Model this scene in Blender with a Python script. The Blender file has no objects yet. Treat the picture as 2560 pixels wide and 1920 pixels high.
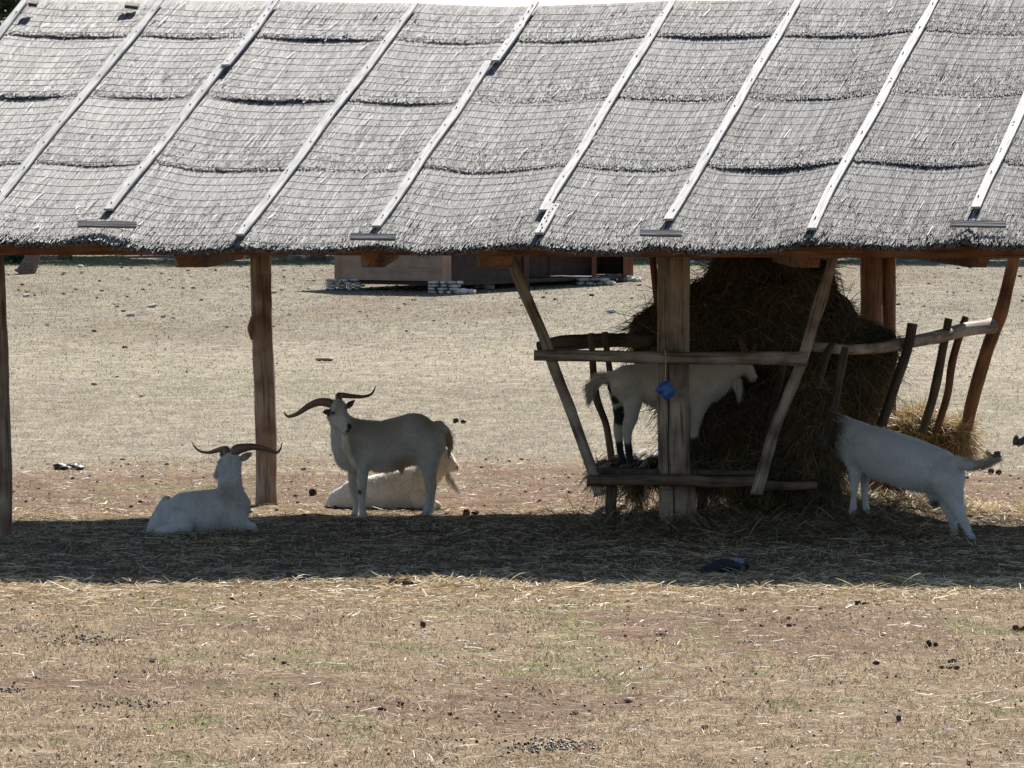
import bpy, math, random
import numpy as np
from mathutils import Vector
rng = np.random.default_rng(7)
random.seed(7)
C = bpy.context.scene
R = math.radians

# ---------------------------------------------------------------- camera, sky, sun, exposure
F = 11747.0            # focal length in photo pixels (photo 2560 x 1920)
CAMZ = 2.6
PITCH = math.atan((960 - 478) / F)
cam = bpy.data.cameras.new('camera'); camo = bpy.data.objects.new('camera', cam)
C.collection.objects.link(camo); C.camera = camo
cam.sensor_width = 36; cam.lens = 36 * F / 2560; cam.clip_start = 1; cam.clip_end = 6000
camo.location = (0, 0, CAMZ); camo.rotation_euler = (math.pi / 2 - PITCH, 0, 0)

SUN_EL, SUN_AZ = R(43), R(22)      # azimuth measured from +Y (away from the camera) towards +X
w = bpy.data.worlds.new('World'); C.world = w; w.use_nodes = True
wn = w.node_tree; wn.nodes.clear()
sky = wn.nodes.new('ShaderNodeTexSky'); sky.sky_type = 'NISHITA'; sky.sun_disc = False
sky.sun_elevation = SUN_EL; sky.sun_rotation = SUN_AZ; sky.air_density = 1.0; sky.dust_density = .35; sky.ozone_density = 1.0
bg = wn.nodes.new('ShaderNodeBackground'); bg.inputs[1].default_value = 0.058
wo = wn.nodes.new('ShaderNodeOutputWorld')
wn.links.new(sky.outputs[0], bg.inputs[0]); wn.links.new(bg.outputs[0], wo.inputs[0])
sl = bpy.data.lights.new('sun', 'SUN'); sl.energy = 5.0; sl.angle = R(0.55); sl.color = (1, .96, .905)
so = bpy.data.objects.new('sun', sl); C.collection.objects.link(so)
sd = Vector((math.cos(SUN_EL) * math.sin(SUN_AZ), math.cos(SUN_EL) * math.cos(SUN_AZ), math.sin(SUN_EL)))
so.rotation_euler = sd.to_track_quat('Z', 'Y').to_euler(); so.location = (20, 40, 30)
C.view_settings.view_transform = 'Standard'; C.view_settings.look = 'None'
C.view_settings.gamma = 1; C.view_settings.exposure = 1.27

# ---------------------------------------------------------------- helpers
CP, SP = math.cos(PITCH), math.sin(PITCH)
def P(x, y, d):
    """world point at photo pixel (x, y) and world depth d (scalars or arrays)"""
    x = np.asarray(x, float); y = np.asarray(y, float); d = np.asarray(d, float)
    a = (x - 1280) / F; b = -(y - 960) / F
    Y = CP + b * SP; Z = -SP + b * CP
    return np.stack(np.broadcast_arrays(a * d / Y, d, CAMZ + Z * d / Y), -1)
K = 1 / 0.8640625
def PD(x, y, d): return P(np.asarray(x, float) * K, np.asarray(y, float) * K, d)

def hash2(ix, iy, s):
    h = (ix.astype(np.int64) * 374761393 + iy.astype(np.int64) * 668265263 + s * 974634777) & 0x7fffffff
    h = ((h ^ (h >> 13)) * 1274126177) & 0x7fffffff
    return ((h ^ (h >> 16)) & 0xffff) / 65535.0
def vn(x, y, s=0):
    x = np.asarray(x, float); y = np.asarray(y, float)
    ix = np.floor(x); iy = np.floor(y); fx = x - ix; fy = y - iy
    fx = fx * fx * (3 - 2 * fx); fy = fy * fy * (3 - 2 * fy)
    a = hash2(ix, iy, s); b = hash2(ix + 1, iy, s); c = hash2(ix, iy + 1, s); d = hash2(ix + 1, iy + 1, s)
    return (a * (1 - fx) + b * fx) * (1 - fy) + (c * (1 - fx) + d * fx) * fy
def fbm(x, y, s=0, o=4):
    r = 0; a = .5; n = 0
    for i in range(o):
        r = r + a * vn(x * 2 ** i, y * 2 ** i, s + i * 17); n += a; a *= .5
    return r / n
def sst(a, b, x):
    t = np.clip((np.asarray(x, float) - a) / (b - a), 0, 1); return t * t * (3 - 2 * t)

ORG = {}
def link(o, parent=None):
    C.collection.objects.link(o)
    if parent is not None: o.parent = parent
    return o
def tag(o, label=None, cat=None, group=None, kind=None):
    if label: o['label'] = label
    if cat: o['category'] = cat
    if group: o['group'] = group
    if kind: o['kind'] = kind
    return o
def empty(name, loc):
    o = bpy.data.objects.new(name, None); o.location = loc; o.empty_display_size = .2
    link(o); ORG[o] = np.array(loc, float); return o

def mesh(name, V, Fs, mats, parent=None, col=None, co=None, smooth=False, mi=None, loc=None):
    """V (n,3) world coordinates; Fs list of (m,k) int arrays; col per-vertex colours; co per-vertex texture vector"""
    V = np.asarray(V, float)
    if parent is not None: org = ORG[parent]
    elif loc is not None: org = np.array(loc, float)
    else: org = np.array([0., 0., 0.])
    me = bpy.data.meshes.new(name)
    Fs = [np.asarray(f, int) for f in (Fs if isinstance(Fs, list) else [Fs]) if len(f)]
    loops = np.concatenate([f.ravel() for f in Fs])
    tot = np.concatenate([np.full(len(f), f.shape[1]) for f in Fs])
    st = np.concatenate([[0], np.cumsum(tot)[:-1]])
    me.vertices.add(len(V)); me.vertices.foreach_set('co', (V - org).astype(np.float32).ravel())
    me.loops.add(len(loops)); me.loops.foreach_set('vertex_index', loops.astype(np.int32))
    me.polygons.add(len(tot)); me.polygons.foreach_set('loop_start', st.astype(np.int32))
    me.polygons.foreach_set('loop_total', tot.astype(np.int32))
    me.polygons.foreach_set('use_smooth', np.full(len(tot), bool(smooth)))
    if mi is not None: me.polygons.foreach_set('material_index', np.asarray(mi, np.int32))
    if col is not None:
        a = me.color_attributes.new('Col', 'FLOAT_COLOR', 'POINT')
        c4 = np.ones((len(V), 4), np.float32); c4[:, :3] = col; a.data.foreach_set('color', c4.ravel())
    if co is not None:
        a = me.attributes.new('co', 'FLOAT_VECTOR', 'POINT'); a.data.foreach_set('vector', np.asarray(co, np.float32).ravel())
    me.update(calc_edges=True); me.validate()
    for m in (mats if isinstance(mats, (list, tuple)) else [mats]): me.materials.append(m)
    o = bpy.data.objects.new(name, me)
    if parent is None: o.location = org
    ORG[o] = org
    return link(o, parent)

class MB:
    """collects shapes for one mesh"""
    def __init__(s): s.V = []; s.F4 = []; s.F3 = []; s.co = []; s.col = []; s.n = 0
    def add(s, V, F4=None, F3=None, co=None, col=(1, 1, 1)):
        V = np.asarray(V, float); n = len(V)
        s.V.append(V); s.co.append(V * 1.0 if co is None else np.asarray(co, float))
        s.col.append(np.broadcast_to(np.asarray(col, float), (n, 3)))
        if F4 is not None and len(F4): s.F4.append(np.asarray(F4, int) + s.n)
        if F3 is not None and len(F3): s.F3.append(np.asarray(F3, int) + s.n)
        s.n += n
    def build(s, name, mat, parent=None, smooth=False, loc=None):
        Fs = []
        if s.F4: Fs.append(np.concatenate(s.F4))
        if s.F3: Fs.append(np.concatenate(s.F3))
        return mesh(name, np.concatenate(s.V), Fs, mat, parent, np.concatenate(s.col), np.concatenate(s.co), smooth, loc=loc)
    def tube(s, pts, rad, n=12, rough=.04, col=(1, 1, 1), seed=0, flat=0, sub=4, cap=True, square=0.0, rib=0):
        pts = np.asarray(pts, float); rad = np.asarray(rad, float) * np.ones(len(pts))
        # Catmull-Rom refine
        if len(pts) > 2 and sub > 1 or len(pts) == 2 and sub > 1:
            pp = np.vstack([2 * pts[0] - pts[1], pts, 2 * pts[-1] - pts[-2]]); out = []; ro = []
            for i in range(len(pts) - 1):
                for k in range(sub):
                    t = k / sub; a, b, c, d = pp[i:i + 4]
                    out.append(.5 * ((2 * b) + (c - a) * t + (2 * a - 5 * b + 4 * c - d) * t * t + (3 * b - a - 3 * c + d) * t ** 3))
                    ro.append(rad[i] * (1 - t) + rad[i + 1] * t)
            out.append(pts[-1]); ro.append(rad[-1]); pts = np.array(out); rad = np.array(ro)
        m = len(pts); T = np.gradient(pts, axis=0); T /= np.linalg.norm(T, axis=1)[:, None] + 1e-9
        ref = np.array([0, 1., 0.13]); L = np.concatenate([[0], np.cumsum(np.linalg.norm(np.diff(pts, axis=0), axis=1))])
        V = []; co = []; ang = np.arange(n) / n * 2 * math.pi
        for i in range(m):
            u = np.cross(ref, T[i]); u /= np.linalg.norm(u) + 1e-9; v = np.cross(T[i], u)
            r = rad[i] * (1 + rough * 2 * (vn(np.cos(ang) * 1.5 + 5, L[i] * 5 + np.sin(ang) * 1.5 + 9, seed) - .5)
                          + rough * (vn(ang * 0 + 3, ang * 0 + L[i] * 9, seed + 5) - .5))
            if square: r = r * (1 - square + square / np.maximum(np.abs(np.cos(ang)), np.abs(np.sin(ang))))
            if rib: r = r * (1 + .09 * math.sin(i * math.pi * .9) * rib)
            V.append(pts[i] + np.outer(np.cos(ang) * r, u) * (1 - flat) + np.outer(np.sin(ang) * r, v))
            co.append(np.stack([np.cos(ang) * rad[i] + seed, np.sin(ang) * rad[i], np.full(n, L[i])], -1))
        V = np.concatenate(V); co = np.concatenate(co)
        i0 = np.arange(m - 1)[:, None] * n + np.arange(n)[None]; i1 = np.arange(m - 1)[:, None] * n + (np.arange(n)[None] + 1) % n
        F4 = np.stack([i0, i1, i1 + n, i0 + n], -1).reshape(-1, 4); F3 = []
        if cap:
            V = np.vstack([V, pts[0], pts[-1]]); co = np.vstack([co, [seed, 0, 0], [seed, 0, L[-1]]])
            a, b = m * n, m * n + 1
            F3 = [[a, (k + 1) % n, k] for k in range(n)] + [[b, (m - 1) * n + k, (m - 1) * n + (k + 1) % n] for k in range(n)]
        s.add(V, F4, F3, co, col); return s
    def box(s, a, b, w, h, up=(0, 0, 1), seed=0, seg=6, bend=0, col=(1, 1, 1), wig=.0):
        """board from a to b, width w (sideways), thickness h (along up)"""
        a = np.asarray(a, float); b = np.asarray(b, float); T = (b - a); L = np.linalg.norm(T); T /= L
        up = np.asarray(up, float); sd_ = np.cross(T, up); sd_ /= np.linalg.norm(sd_); up = np.cross(sd_, T)
        V = []; co = []
        for i in range(seg + 1):
            t = i / seg; c = a + (b - a) * t + up * bend * math.sin(t * math.pi) + sd_ * wig * (vn(t * 4 + seed, seed, 3) - .5)
            ww = w * (1 + .06 * (vn(t * 5, seed, 9) - .5))
            for (sx, sy) in ((-1, -1), (1, -1), (1, 1), (-1, 1)):
                V.append(c + sd_ * sx * ww / 2 + up * sy * h / 2); co.append((sx * w / 2 + seed, sy * h / 2, t * L))
        F4 = [[i * 4 + k, i * 4 + (k + 1) % 4, i * 4 + 4 + (k + 1) % 4, i * 4 + 4 + k] for i in range(seg) for k in range(4)]
        F4 += [[3, 2, 1, 0], [seg * 4, seg * 4 + 1, seg * 4 + 2, seg * 4 + 3]]
        s.add(V, F4, None, co, col); return s

# ---------------------------------------------------------------- materials
def nmat(name):
    m = bpy.data.materials.new(name); m.use_nodes = True; nt = m.node_tree
    b = nt.nodes['Principled BSDF']; b.inputs['Specular IOR Level'].default_value = .3
    return m, nt, b
def node(nt, t, **k):
    n = nt.nodes.new(t)
    for a, v in k.items(): setattr(n, a, v)
    return n
def wood(name, c1, c2, dark=(.03, .025, .02), rough=.75, stretch=.06, scale=60, crack=.5, spec=.3):
    m, nt, b = nmat(name); b.inputs['Roughness'].default_value = rough; b.inputs['Specular IOR Level'].default_value = spec
    at = node(nt, 'ShaderNodeAttribute', attribute_name='co')
    mp = node(nt, 'ShaderNodeMapping'); mp.inputs['Scale'].default_value = (1, 1, stretch)
    nt.links.new(at.outputs['Vector'], mp.inputs[0])
    n1 = node(nt, 'ShaderNodeTexNoise'); n1.inputs['Scale'].default_value = scale; n1.inputs['Detail'].default_value = 6
    n2 = node(nt, 'ShaderNodeTexNoise'); n2.inputs['Scale'].default_value = 4; n2.inputs['Detail'].default_value = 4
    nt.links.new(mp.outputs[0], n1.inputs[0]); nt.links.new(at.outputs['Vector'], n2.inputs[0])
    r1 = node(nt, 'ShaderNodeValToRGB'); e = r1.color_ramp.elements
    e[0].position = .36; e[0].color = (*c1, 1); e[1].position = .62; e[1].color = (*c2, 1)
    nt.links.new(n2.outputs[0], r1.inputs[0])
    r2 = node(nt, 'ShaderNodeValToRGB'); e = r2.color_ramp.elements
    e[0].position = .34; e[0].color = (1 - crack,) * 3 + (1,); e[1].position = .52; e[1].color = (1, 1, 1, 1)
    nt.links.new(n1.outputs[0], r2.inputs[0])
    mx = node(nt, 'ShaderNodeMixRGB', blend_type='MULTIPLY'); mx.inputs[0].default_value = 1
    nt.links.new(r1.outputs[0], mx.inputs[1]); nt.links.new(r2.outputs[0], mx.inputs[2])
    ac = node(nt, 'ShaderNodeAttribute', attribute_name='Col')
    mx2 = node(nt, 'ShaderNodeMixRGB', blend_type='MULTIPLY'); mx2.inputs[0].default_value = 1
    nt.links.new(mx.outputs[0], mx2.inputs[1]); nt.links.new(ac.outputs['Color'], mx2.inputs[2])
    nt.links.new(mx2.outputs[0], b.inputs['Base Color'])
    bp = node(nt, 'ShaderNodeBump'); bp.inputs['Strength'].default_value = .6; bp.inputs['Distance'].default_value = .01
    nt.links.new(n1.outputs[0], bp.inputs['Height']); nt.links.new(bp.outputs[0], b.inputs['Normal'])
    return m
def colmat(name, rough=.8, spec=.2, trans=0.0, nscale=0, namt=.3, bump=0, sheen=0):
    """colour from the Col attribute, with fine noise and optional translucency"""
    m, nt, b = nmat(name); b.inputs['Roughness'].default_value = rough; b.inputs['Specular IOR Level'].default_value = spec
    ac = node(nt, 'ShaderNodeAttribute', attribute_name='Col'); src = ac.outputs['Color']
    if nscale:
        tc = node(nt, 'ShaderNodeNewGeometry'); n1 = node(nt, 'ShaderNodeTexNoise'); n1.inputs['Scale'].default_value = nscale
        n1.inputs['Detail'].default_value = 5; nt.links.new(tc.outputs['Position'], n1.inputs[0])
        mr = node(nt, 'ShaderNodeMapRange'); mr.inputs[1].default_value = .3; mr.inputs[2].default_value = .7
        mr.inputs[3].default_value = 1 - namt; mr.inputs[4].default_value = 1 + namt
        nt.links.new(n1.outputs[0], mr.inputs[0])
        mx = node(nt, 'ShaderNodeVectorMath', operation='MULTIPLY')
        nt.links.new(src, mx.inputs[0]); nt.links.new(mr.outputs[0], mx.inputs[1]); src = mx.outputs[0]
        if bump:
            bp = node(nt, 'ShaderNodeBump'); bp.inputs['Strength'].default_value = 1; bp.inputs['Distance'].default_value = bump
            nt.links.new(n1.outputs[0], bp.inputs['Height']); nt.links.new(bp.outputs[0], b.inputs['Normal'])
    nt.links.new(src, b.inputs['Base Color'])
    if sheen: b.inputs['Sheen Weight'].default_value = sheen
    if trans:
        tr = node(nt, 'ShaderNodeBsdfTranslucent'); nt.links.new(src, tr.inputs[0])
        ms = node(nt, 'ShaderNodeMixShader'); ms.inputs[0].default_value = trans
        nt.links.new(b.outputs[0], ms.inputs[1]); nt.links.new(tr.outputs[0], ms.inputs[2])
        nt.links.new(ms.outputs[0], nt.nodes['Material Output'].inputs[0])
    return m
M_reed = colmat('reed', .65, .18, 0, 0)
M_reed_base = colmat('reed_under', .9, .1, 0, 40, .4)
M_wire = colmat('wire', .6, .3)
M_batten = wood('weathered_batten', (.32, .31, .295), (.44, .425, .40), crack=.45, rough=.7)
M_board = wood('grey_board', (.10, .098, .095), (.18, .175, .168), crack=.5)
M_redwood = wood('brown_beam', (.15, .07, .042), (.25, .125, .07), crack=.5)
M_post = wood('post_wood', (.17, .085, .055), (.34, .26, .20), crack=.6, scale=45)
M_bigpost = wood('pale_post_wood', (.15, .11, .08), (.36, .29, .225), crack=.6, scale=40)
M_darkpole = wood('dark_pole', (.055, .04, .03), (.12, .09, .065), crack=.6)
M_pole = wood('debarked_pole', (.14, .095, .065), (.36, .30, .25), crack=.6)
M_orange = wood('orange_pole', (.12, .052, .026), (.25, .115, .055), crack=.5)
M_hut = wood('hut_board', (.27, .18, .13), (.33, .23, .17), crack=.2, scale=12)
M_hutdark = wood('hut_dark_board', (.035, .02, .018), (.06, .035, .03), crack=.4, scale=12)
M_stone = colmat('stone', .9, .2, 0, 9, .35, .02)
M_fur = colmat('goat_fur', .85, .1, 0, 40, .06, .004, sheen=.3)
M_horn = colmat('horn', .5, .4, 0, 60, .35, .004)
M_eye = colmat('eye', .15, .6)
M_hay = colmat('hay', .85, .15, .25)
M_hay_core = colmat('hay_core', .95, .05, 0, 35, .6, .05)
M_straw = colmat('straw', .55, .35, .25)
M_grass = colmat('grass_blade', .7, .25, .3)
M_dirt = colmat('clod', .95, .1, 0, 60, .4, .01)
M_dung = colmat('dung', .5, .3, 0, 0)
M_leaf = colmat('leaf', .5, .4, .3)
M_bark = colmat('bark', .9, .1, 0, 20, .4, .03)
M_feather = colmat('feather', .5, .3, 0, 60, .2)
M_plastic = colmat('plastic', .45, .4, 0, 25, .35, .01)

# ---------------------------------------------------------------- ground
def gz(X, Y):
    X = np.asarray(X, float); Y = np.asarray(Y, float)
    z = .01 * np.maximum(0, Y - 50)
    near = 1 - sst(60, 90, Y)
    z = z + (fbm(X * .35 + 3, Y * .35, 1, 3) - .5) * .06 * near
    z = z + (fbm(X * 3.1, Y * 3.1, 5, 3) - .5) * .035 * near
    def bump(cx, cy, rx, ry, h): return h * np.exp(-(((X - cx) / rx) ** 2 + ((Y - cy) / ry) ** 2))
    z = z + bump(2.75, 36.9, .75, .75, .13) + bump(1.8, 37.2, 1.3, .8, .06) - bump(3.2, 35.1, .6, .35, .03)
    z = z + bump(-.4, 30.9, .9, .22, .03) + bump(-1.2, 30.9, .4, .15, .02)
    # trodden lumps under the shelter
    sh = sst(30.4, 30.9, Y) * (1 - sst(37.5, 38.5, Y))
    z = z + sh * (fbm(X * 7, Y * 7, 9, 2) - .5) * .03
    return z
def G(x, y):
    """ground point under photo pixel"""
    p = P(x, y, 30.0)
    d = np.array([0, 0, CAMZ]); v = p - d; v = v / v[1]
    lo = 15.0
    for Y in np.concatenate([np.arange(15, 60, .05), np.arange(60, 200, .3)]):
        q = d + v * Y
        if q[2] < gz(q[0], q[1]): return np.array([q[0], q[1], float(gz(q[0], q[1]))])
    return d + v * 150

def zones(X, Y):
    """masks: straw, red soil, green, pale pasture"""
    wob = (fbm(X * .6, Y * .6, 21, 3) - .5)
    straw = sst(28.2, 30.3, Y + wob * 2.2) * (1 - sst(37.6, 39.6, Y + wob * 2.0 - .9 * np.exp(-((X - 3.2) / 1.0) ** 2)))
    past = sst(42.5, 46.5, Y + wob * 4)
    soil = sst(36.8, 39.2, Y + wob * 3) * (1 - sst(42.5, 46.5, Y + wob * 4))
    soil = np.maximum(soil, .8 * sst(.56, .68, fbm(X * .55 + 9, Y * .5, 31, 4)) * (1 - sst(29, 30, Y)))
    soil = np.maximum(soil, .95 * np.exp(-(((X + 1.95) / 1.3) ** 2 + ((Y - 24.8) / .6) ** 2)))
    far = sst(66, 84, Y + wob * 8)
    green = .75 * sst(.60, .70, fbm(X * 2.6 + 3, Y * 1.3 + 7, 41, 5)) * (1 - past) * (1 - straw)
    green = np.maximum(green, .9 * np.exp(-(((X + 3.0) / .9) ** 2 + ((Y - 41.2) / .7) ** 2)))
    green = np.maximum(green, .22 * sst(.5, .7, fbm(X * .3 + 13, Y * .2 + 7, 45, 3)) * past)
    return straw, soil, green, past, far
def ground_col(X, Y):
    straw, soil, green, past, far = zones(X, Y)
    n = fbm(X * 6, Y * 6, 61, 3)[..., None]; n2 = fbm(X * 25, Y * 25, 67, 2)[..., None]
    c = np.array([.20, .150, .100]) + 0 * n                      # foreground trodden turf
    c = c * (1 - soil[..., None]) + np.array([.132, .085, .056]) * soil[..., None]
    c = c * (1 - past[..., None]) + np.array([.22, .192, .148]) * past[..., None]
    c = c * (1 - .6 * far[..., None]) + np.array([.14, .125, .10]) * .6 * far[..., None]
    tp = (.6 * past * (.35 + .65 * far) * sst(.5, .66, fbm(X * .35 + 5, Y * .09, 91, 5)))[..., None]
    c = c * (1 - tp) + np.array([.13, .10, .07]) * tp
    c = c * (1 - .75 * straw[..., None]) + np.array([.15, .105, .055]) * .75 * straw[..., None] * (1 - .4 * sst(31.2, 31.8, Y) * (1 - sst(36.8, 37.8, Y)))[..., None]  # trodden straw, with the roof's shade also painted into its colour here
    c = c * (1 - .4 * green[..., None]) + np.array([.13, .15, .06]) * .4 * green[..., None]
    return c * (.72 + .56 * n) * (.7 + .6 * n2)
ys = np.concatenate([[-300, -100, -30, 0, 8, 14], np.arange(17, 48, .055), np.arange(48, 75, .18), np.arange(75, 150, .5), np.geomspace(150, 4000, 40)])
xc = np.arange(-8, 8.01, .06); xe = np.concatenate([np.arange(8.3, 18, .35), np.geomspace(18.5, 3000, 30)])
xs = np.concatenate([-xe[::-1], xc, xe])
GX, GY = np.meshgrid(xs, ys); nx, ny = len(xs), len(ys)
GZ = gz(GX, GY)
idx = np.arange(nx * ny).reshape(ny, nx)
Fq = np.stack([idx[:-1, :-1], idx[:-1, 1:], idx[1:, 1:], idx[1:, :-1]], -1).reshape(-1, 4)
# ground material: vertex colour zones with fine speckle of soil crumbs and litter
m, nt, b = nmat('ground_soil'); b.inputs['Roughness'].default_value = .95; b.inputs['Specular IOR Level'].default_value = .1
ac = node(nt, 'ShaderNodeAttribute', attribute_name='Col'); ge = node(nt, 'ShaderNodeNewGeometry')
n1 = node(nt, 'ShaderNodeTexNoise'); n1.inputs['Scale'].default_value = 28; n1.inputs['Detail'].default_value = 8; n1.inputs['Roughness'].default_value = .75
n2 = node(nt, 'ShaderNodeTexVoronoi'); n2.inputs['Scale'].default_value = 38
n3 = node(nt, 'ShaderNodeTexNoise'); n3.inputs['Scale'].default_value = 3.0; n3.inputs['Detail'].default_value = 8; n3.inputs['Roughness'].default_value = .7
for q in (n1, n2, n3): nt.links.new(ge.outputs['Position'], q.inputs[0])
r1 = node(nt, 'ShaderNodeValToRGB'); e = r1.color_ramp.elements
e[0].position = .36; e[0].color = (.42, .38, .36, 1); e[1].position = .62; e[1].color = (1.75, 1.75, 1.7, 1)
nt.links.new(n1.outputs[0], r1.inputs[0])
r3 = node(nt, 'ShaderNodeValToRGB'); e = r3.color_ramp.elements
e[0].position = .33; e[0].color = (.72, .68, .66, 1); e[1].position = .66; e[1].color = (1.25, 1.25, 1.22, 1)
nt.links.new(n3.outputs[0], r3.inputs[0])
mx = node(nt, 'ShaderNodeMixRGB', blend_type='MULTIPLY'); mx.inputs[0].default_value = 1
mx2 = node(nt, 'ShaderNodeMixRGB', blend_type='MULTIPLY'); mx2.inputs[0].default_value = 1
nt.links.new(ac.outputs['Color'], mx.inputs[1]); nt.links.new(r1.outputs[0], mx.inputs[2])
nt.links.new(mx.outputs[0], mx2.inputs[1]); nt.links.new(r3.outputs[0], mx2.inputs[2])
nt.links.new(mx2.outputs[0], b.inputs['Base Color'])
ad = node(nt, 'ShaderNodeMath', operation='MULTIPLY_ADD'); ad.inputs[1].default_value = .35
nt.links.new(n2.outputs[0], ad.inputs[0]); nt.links.new(n1.outputs[0], ad.inputs[2])
bp = node(nt, 'ShaderNodeBump'); bp.inputs['Strength'].default_value = 1; bp.inputs['Distance'].default_value = .03
nt.links.new(ad.outputs[0], bp.inputs['Height']); nt.links.new(bp.outputs[0], b.inputs['Normal'])
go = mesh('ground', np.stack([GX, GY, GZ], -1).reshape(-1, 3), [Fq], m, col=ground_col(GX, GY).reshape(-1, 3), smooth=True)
tag(go, kind='structure')

# ---------------------------------------------------------------- scatter of blades, straw, pellets, stones
def frustum_pts(n, y0, y1, extra=.6, power=1.0):
    """random ground points inside the pictured wedge, uniform per area"""
    Y = np.sqrt(rng.random(n) * (y1 ** 2 - y0 ** 2) + y0 ** 2)
    X = (rng.random(n) * 2 - 1) * (Y * .111 + extra)
    return X, Y
def strips(X, Y, Z, L, W, az, tilt, col, bend=0.0, seg=1, back=None):
    """thin flat strips; az heading, tilt elevation"""
    n = len(X); d = np.stack([np.cos(az) * np.cos(tilt), np.sin(az) * np.cos(tilt), np.sin(tilt)], -1)
    roll = rng.random(n) * math.pi
    s1 = np.stack([-np.sin(az), np.cos(az), 0 * az], -1); s2 = np.cross(d, s1)
    s = s1 * np.cos(roll)[:, None] + s2 * np.sin(roll)[:, None]
    p = np.stack([X, Y, Z], -1); V = []
    bz = (rng.random(n) - .3) * bend; bs = (rng.random(n) - .5) * bend * 1.5
    for k in range(seg + 1):
        t = k / seg; q = p + d * (L * t)[:, None] + s1 * (bs * L * t * t)[:, None]
        q[:, 2] += bz * L * (t - t * t) * 4 * .5
        ww = W * (1 if k < seg else .5)
        V += [q - s * ww[:, None] / 2, q + s * ww[:, None] / 2]
    V = np.stack(V, 1); m_ = 2 * (seg + 1)
    base = np.arange(n)[:, None, None] * m_
    f = np.array([[2 * k, 2 * k + 1, 2 * k + 3, 2 * k + 2] for k in range(seg)])[None]
    return V.reshape(-1, 3), (base + f).reshape(-1, 4), np.repeat(col, m_, 0)
def pick(pal, n, wts=None):
    pal = np.array(pal); i = rng.choice(len(pal), n, p=wts)
    return pal[i] * (.7 + .6 * rng.random((n, 1)))
DRY = [(.52, .405, .27), (.38, .28, .18), (.20, .13, .08), (.62, .53, .38), (.11, .07, .05)]
PAST = [(.40, .355, .28), (.33, .29, .225), (.48, .43, .345), (.24, .205, .155), (.32, .30, .225)]
GRN = [(.20, .27, .07), (.28, .33, .11), (.15, .20, .06)]
STR = [(.56, .43, .25), (.66, .54, .35), (.46, .34, .19), (.74, .64, .46), (.28, .19, .11)]
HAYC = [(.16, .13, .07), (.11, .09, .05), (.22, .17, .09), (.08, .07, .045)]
def grass_field(name, n, y0, y1, Lr, Wr, label, keep=None):
    X, Y = frustum_pts(n, y0, y1)
    straw, soil, green, past, far = zones(X, Y)
    cl = fbm(X * 5, Y * 5, 77, 3)
    k = rng.random(n) < np.clip((cl - .25) * 2.2, .1, 1) * (1 - .75 * soil) * (1 - .6 * straw)
    X, Y, green, past, far = X[k], Y[k], green[k], past[k], far[k]; n = len(X)
    c = pick(DRY, n, [.25, .25, .2, .18, .12]); cp = pick(PAST, n) * (1 - .3 * far)[:, None]; cg = pick(GRN, n)
    t = (rng.random(n) < past)[:, None]; c = np.where(t, cp, c)
    g = (rng.random(n) < green * .5 + .05)[:, None]; c = np.where(g, cg, c)
    L = Lr[0] + rng.random(n) * (Lr[1] - Lr[0]); W = Wr * (.7 + .6 * rng.random(n))
    V, Fc, cc = strips(X, Y, gz(X, Y), L, W, rng.random(n) * 6.283, .25 + rng.random(n) * 1.1, c, .6, 1)
    return tag(mesh(name, V, [Fc], M_grass, col=cc), label, 'grass', kind='stuff')
grass_field('short_grass', 190000, 20.5, 31, (.010, .034), .0042, 'short dry trodden grass with green tufts in the foreground')
grass_field('pasture_grass', 190000, 31, 62, (.015, .045), .0055, 'pale dry pasture grass behind the shelter')
grass_field('far_pasture_grass', 130000, 62, 122, (.015, .045), .013, 'sparse dry grass on the far pasture')

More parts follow.
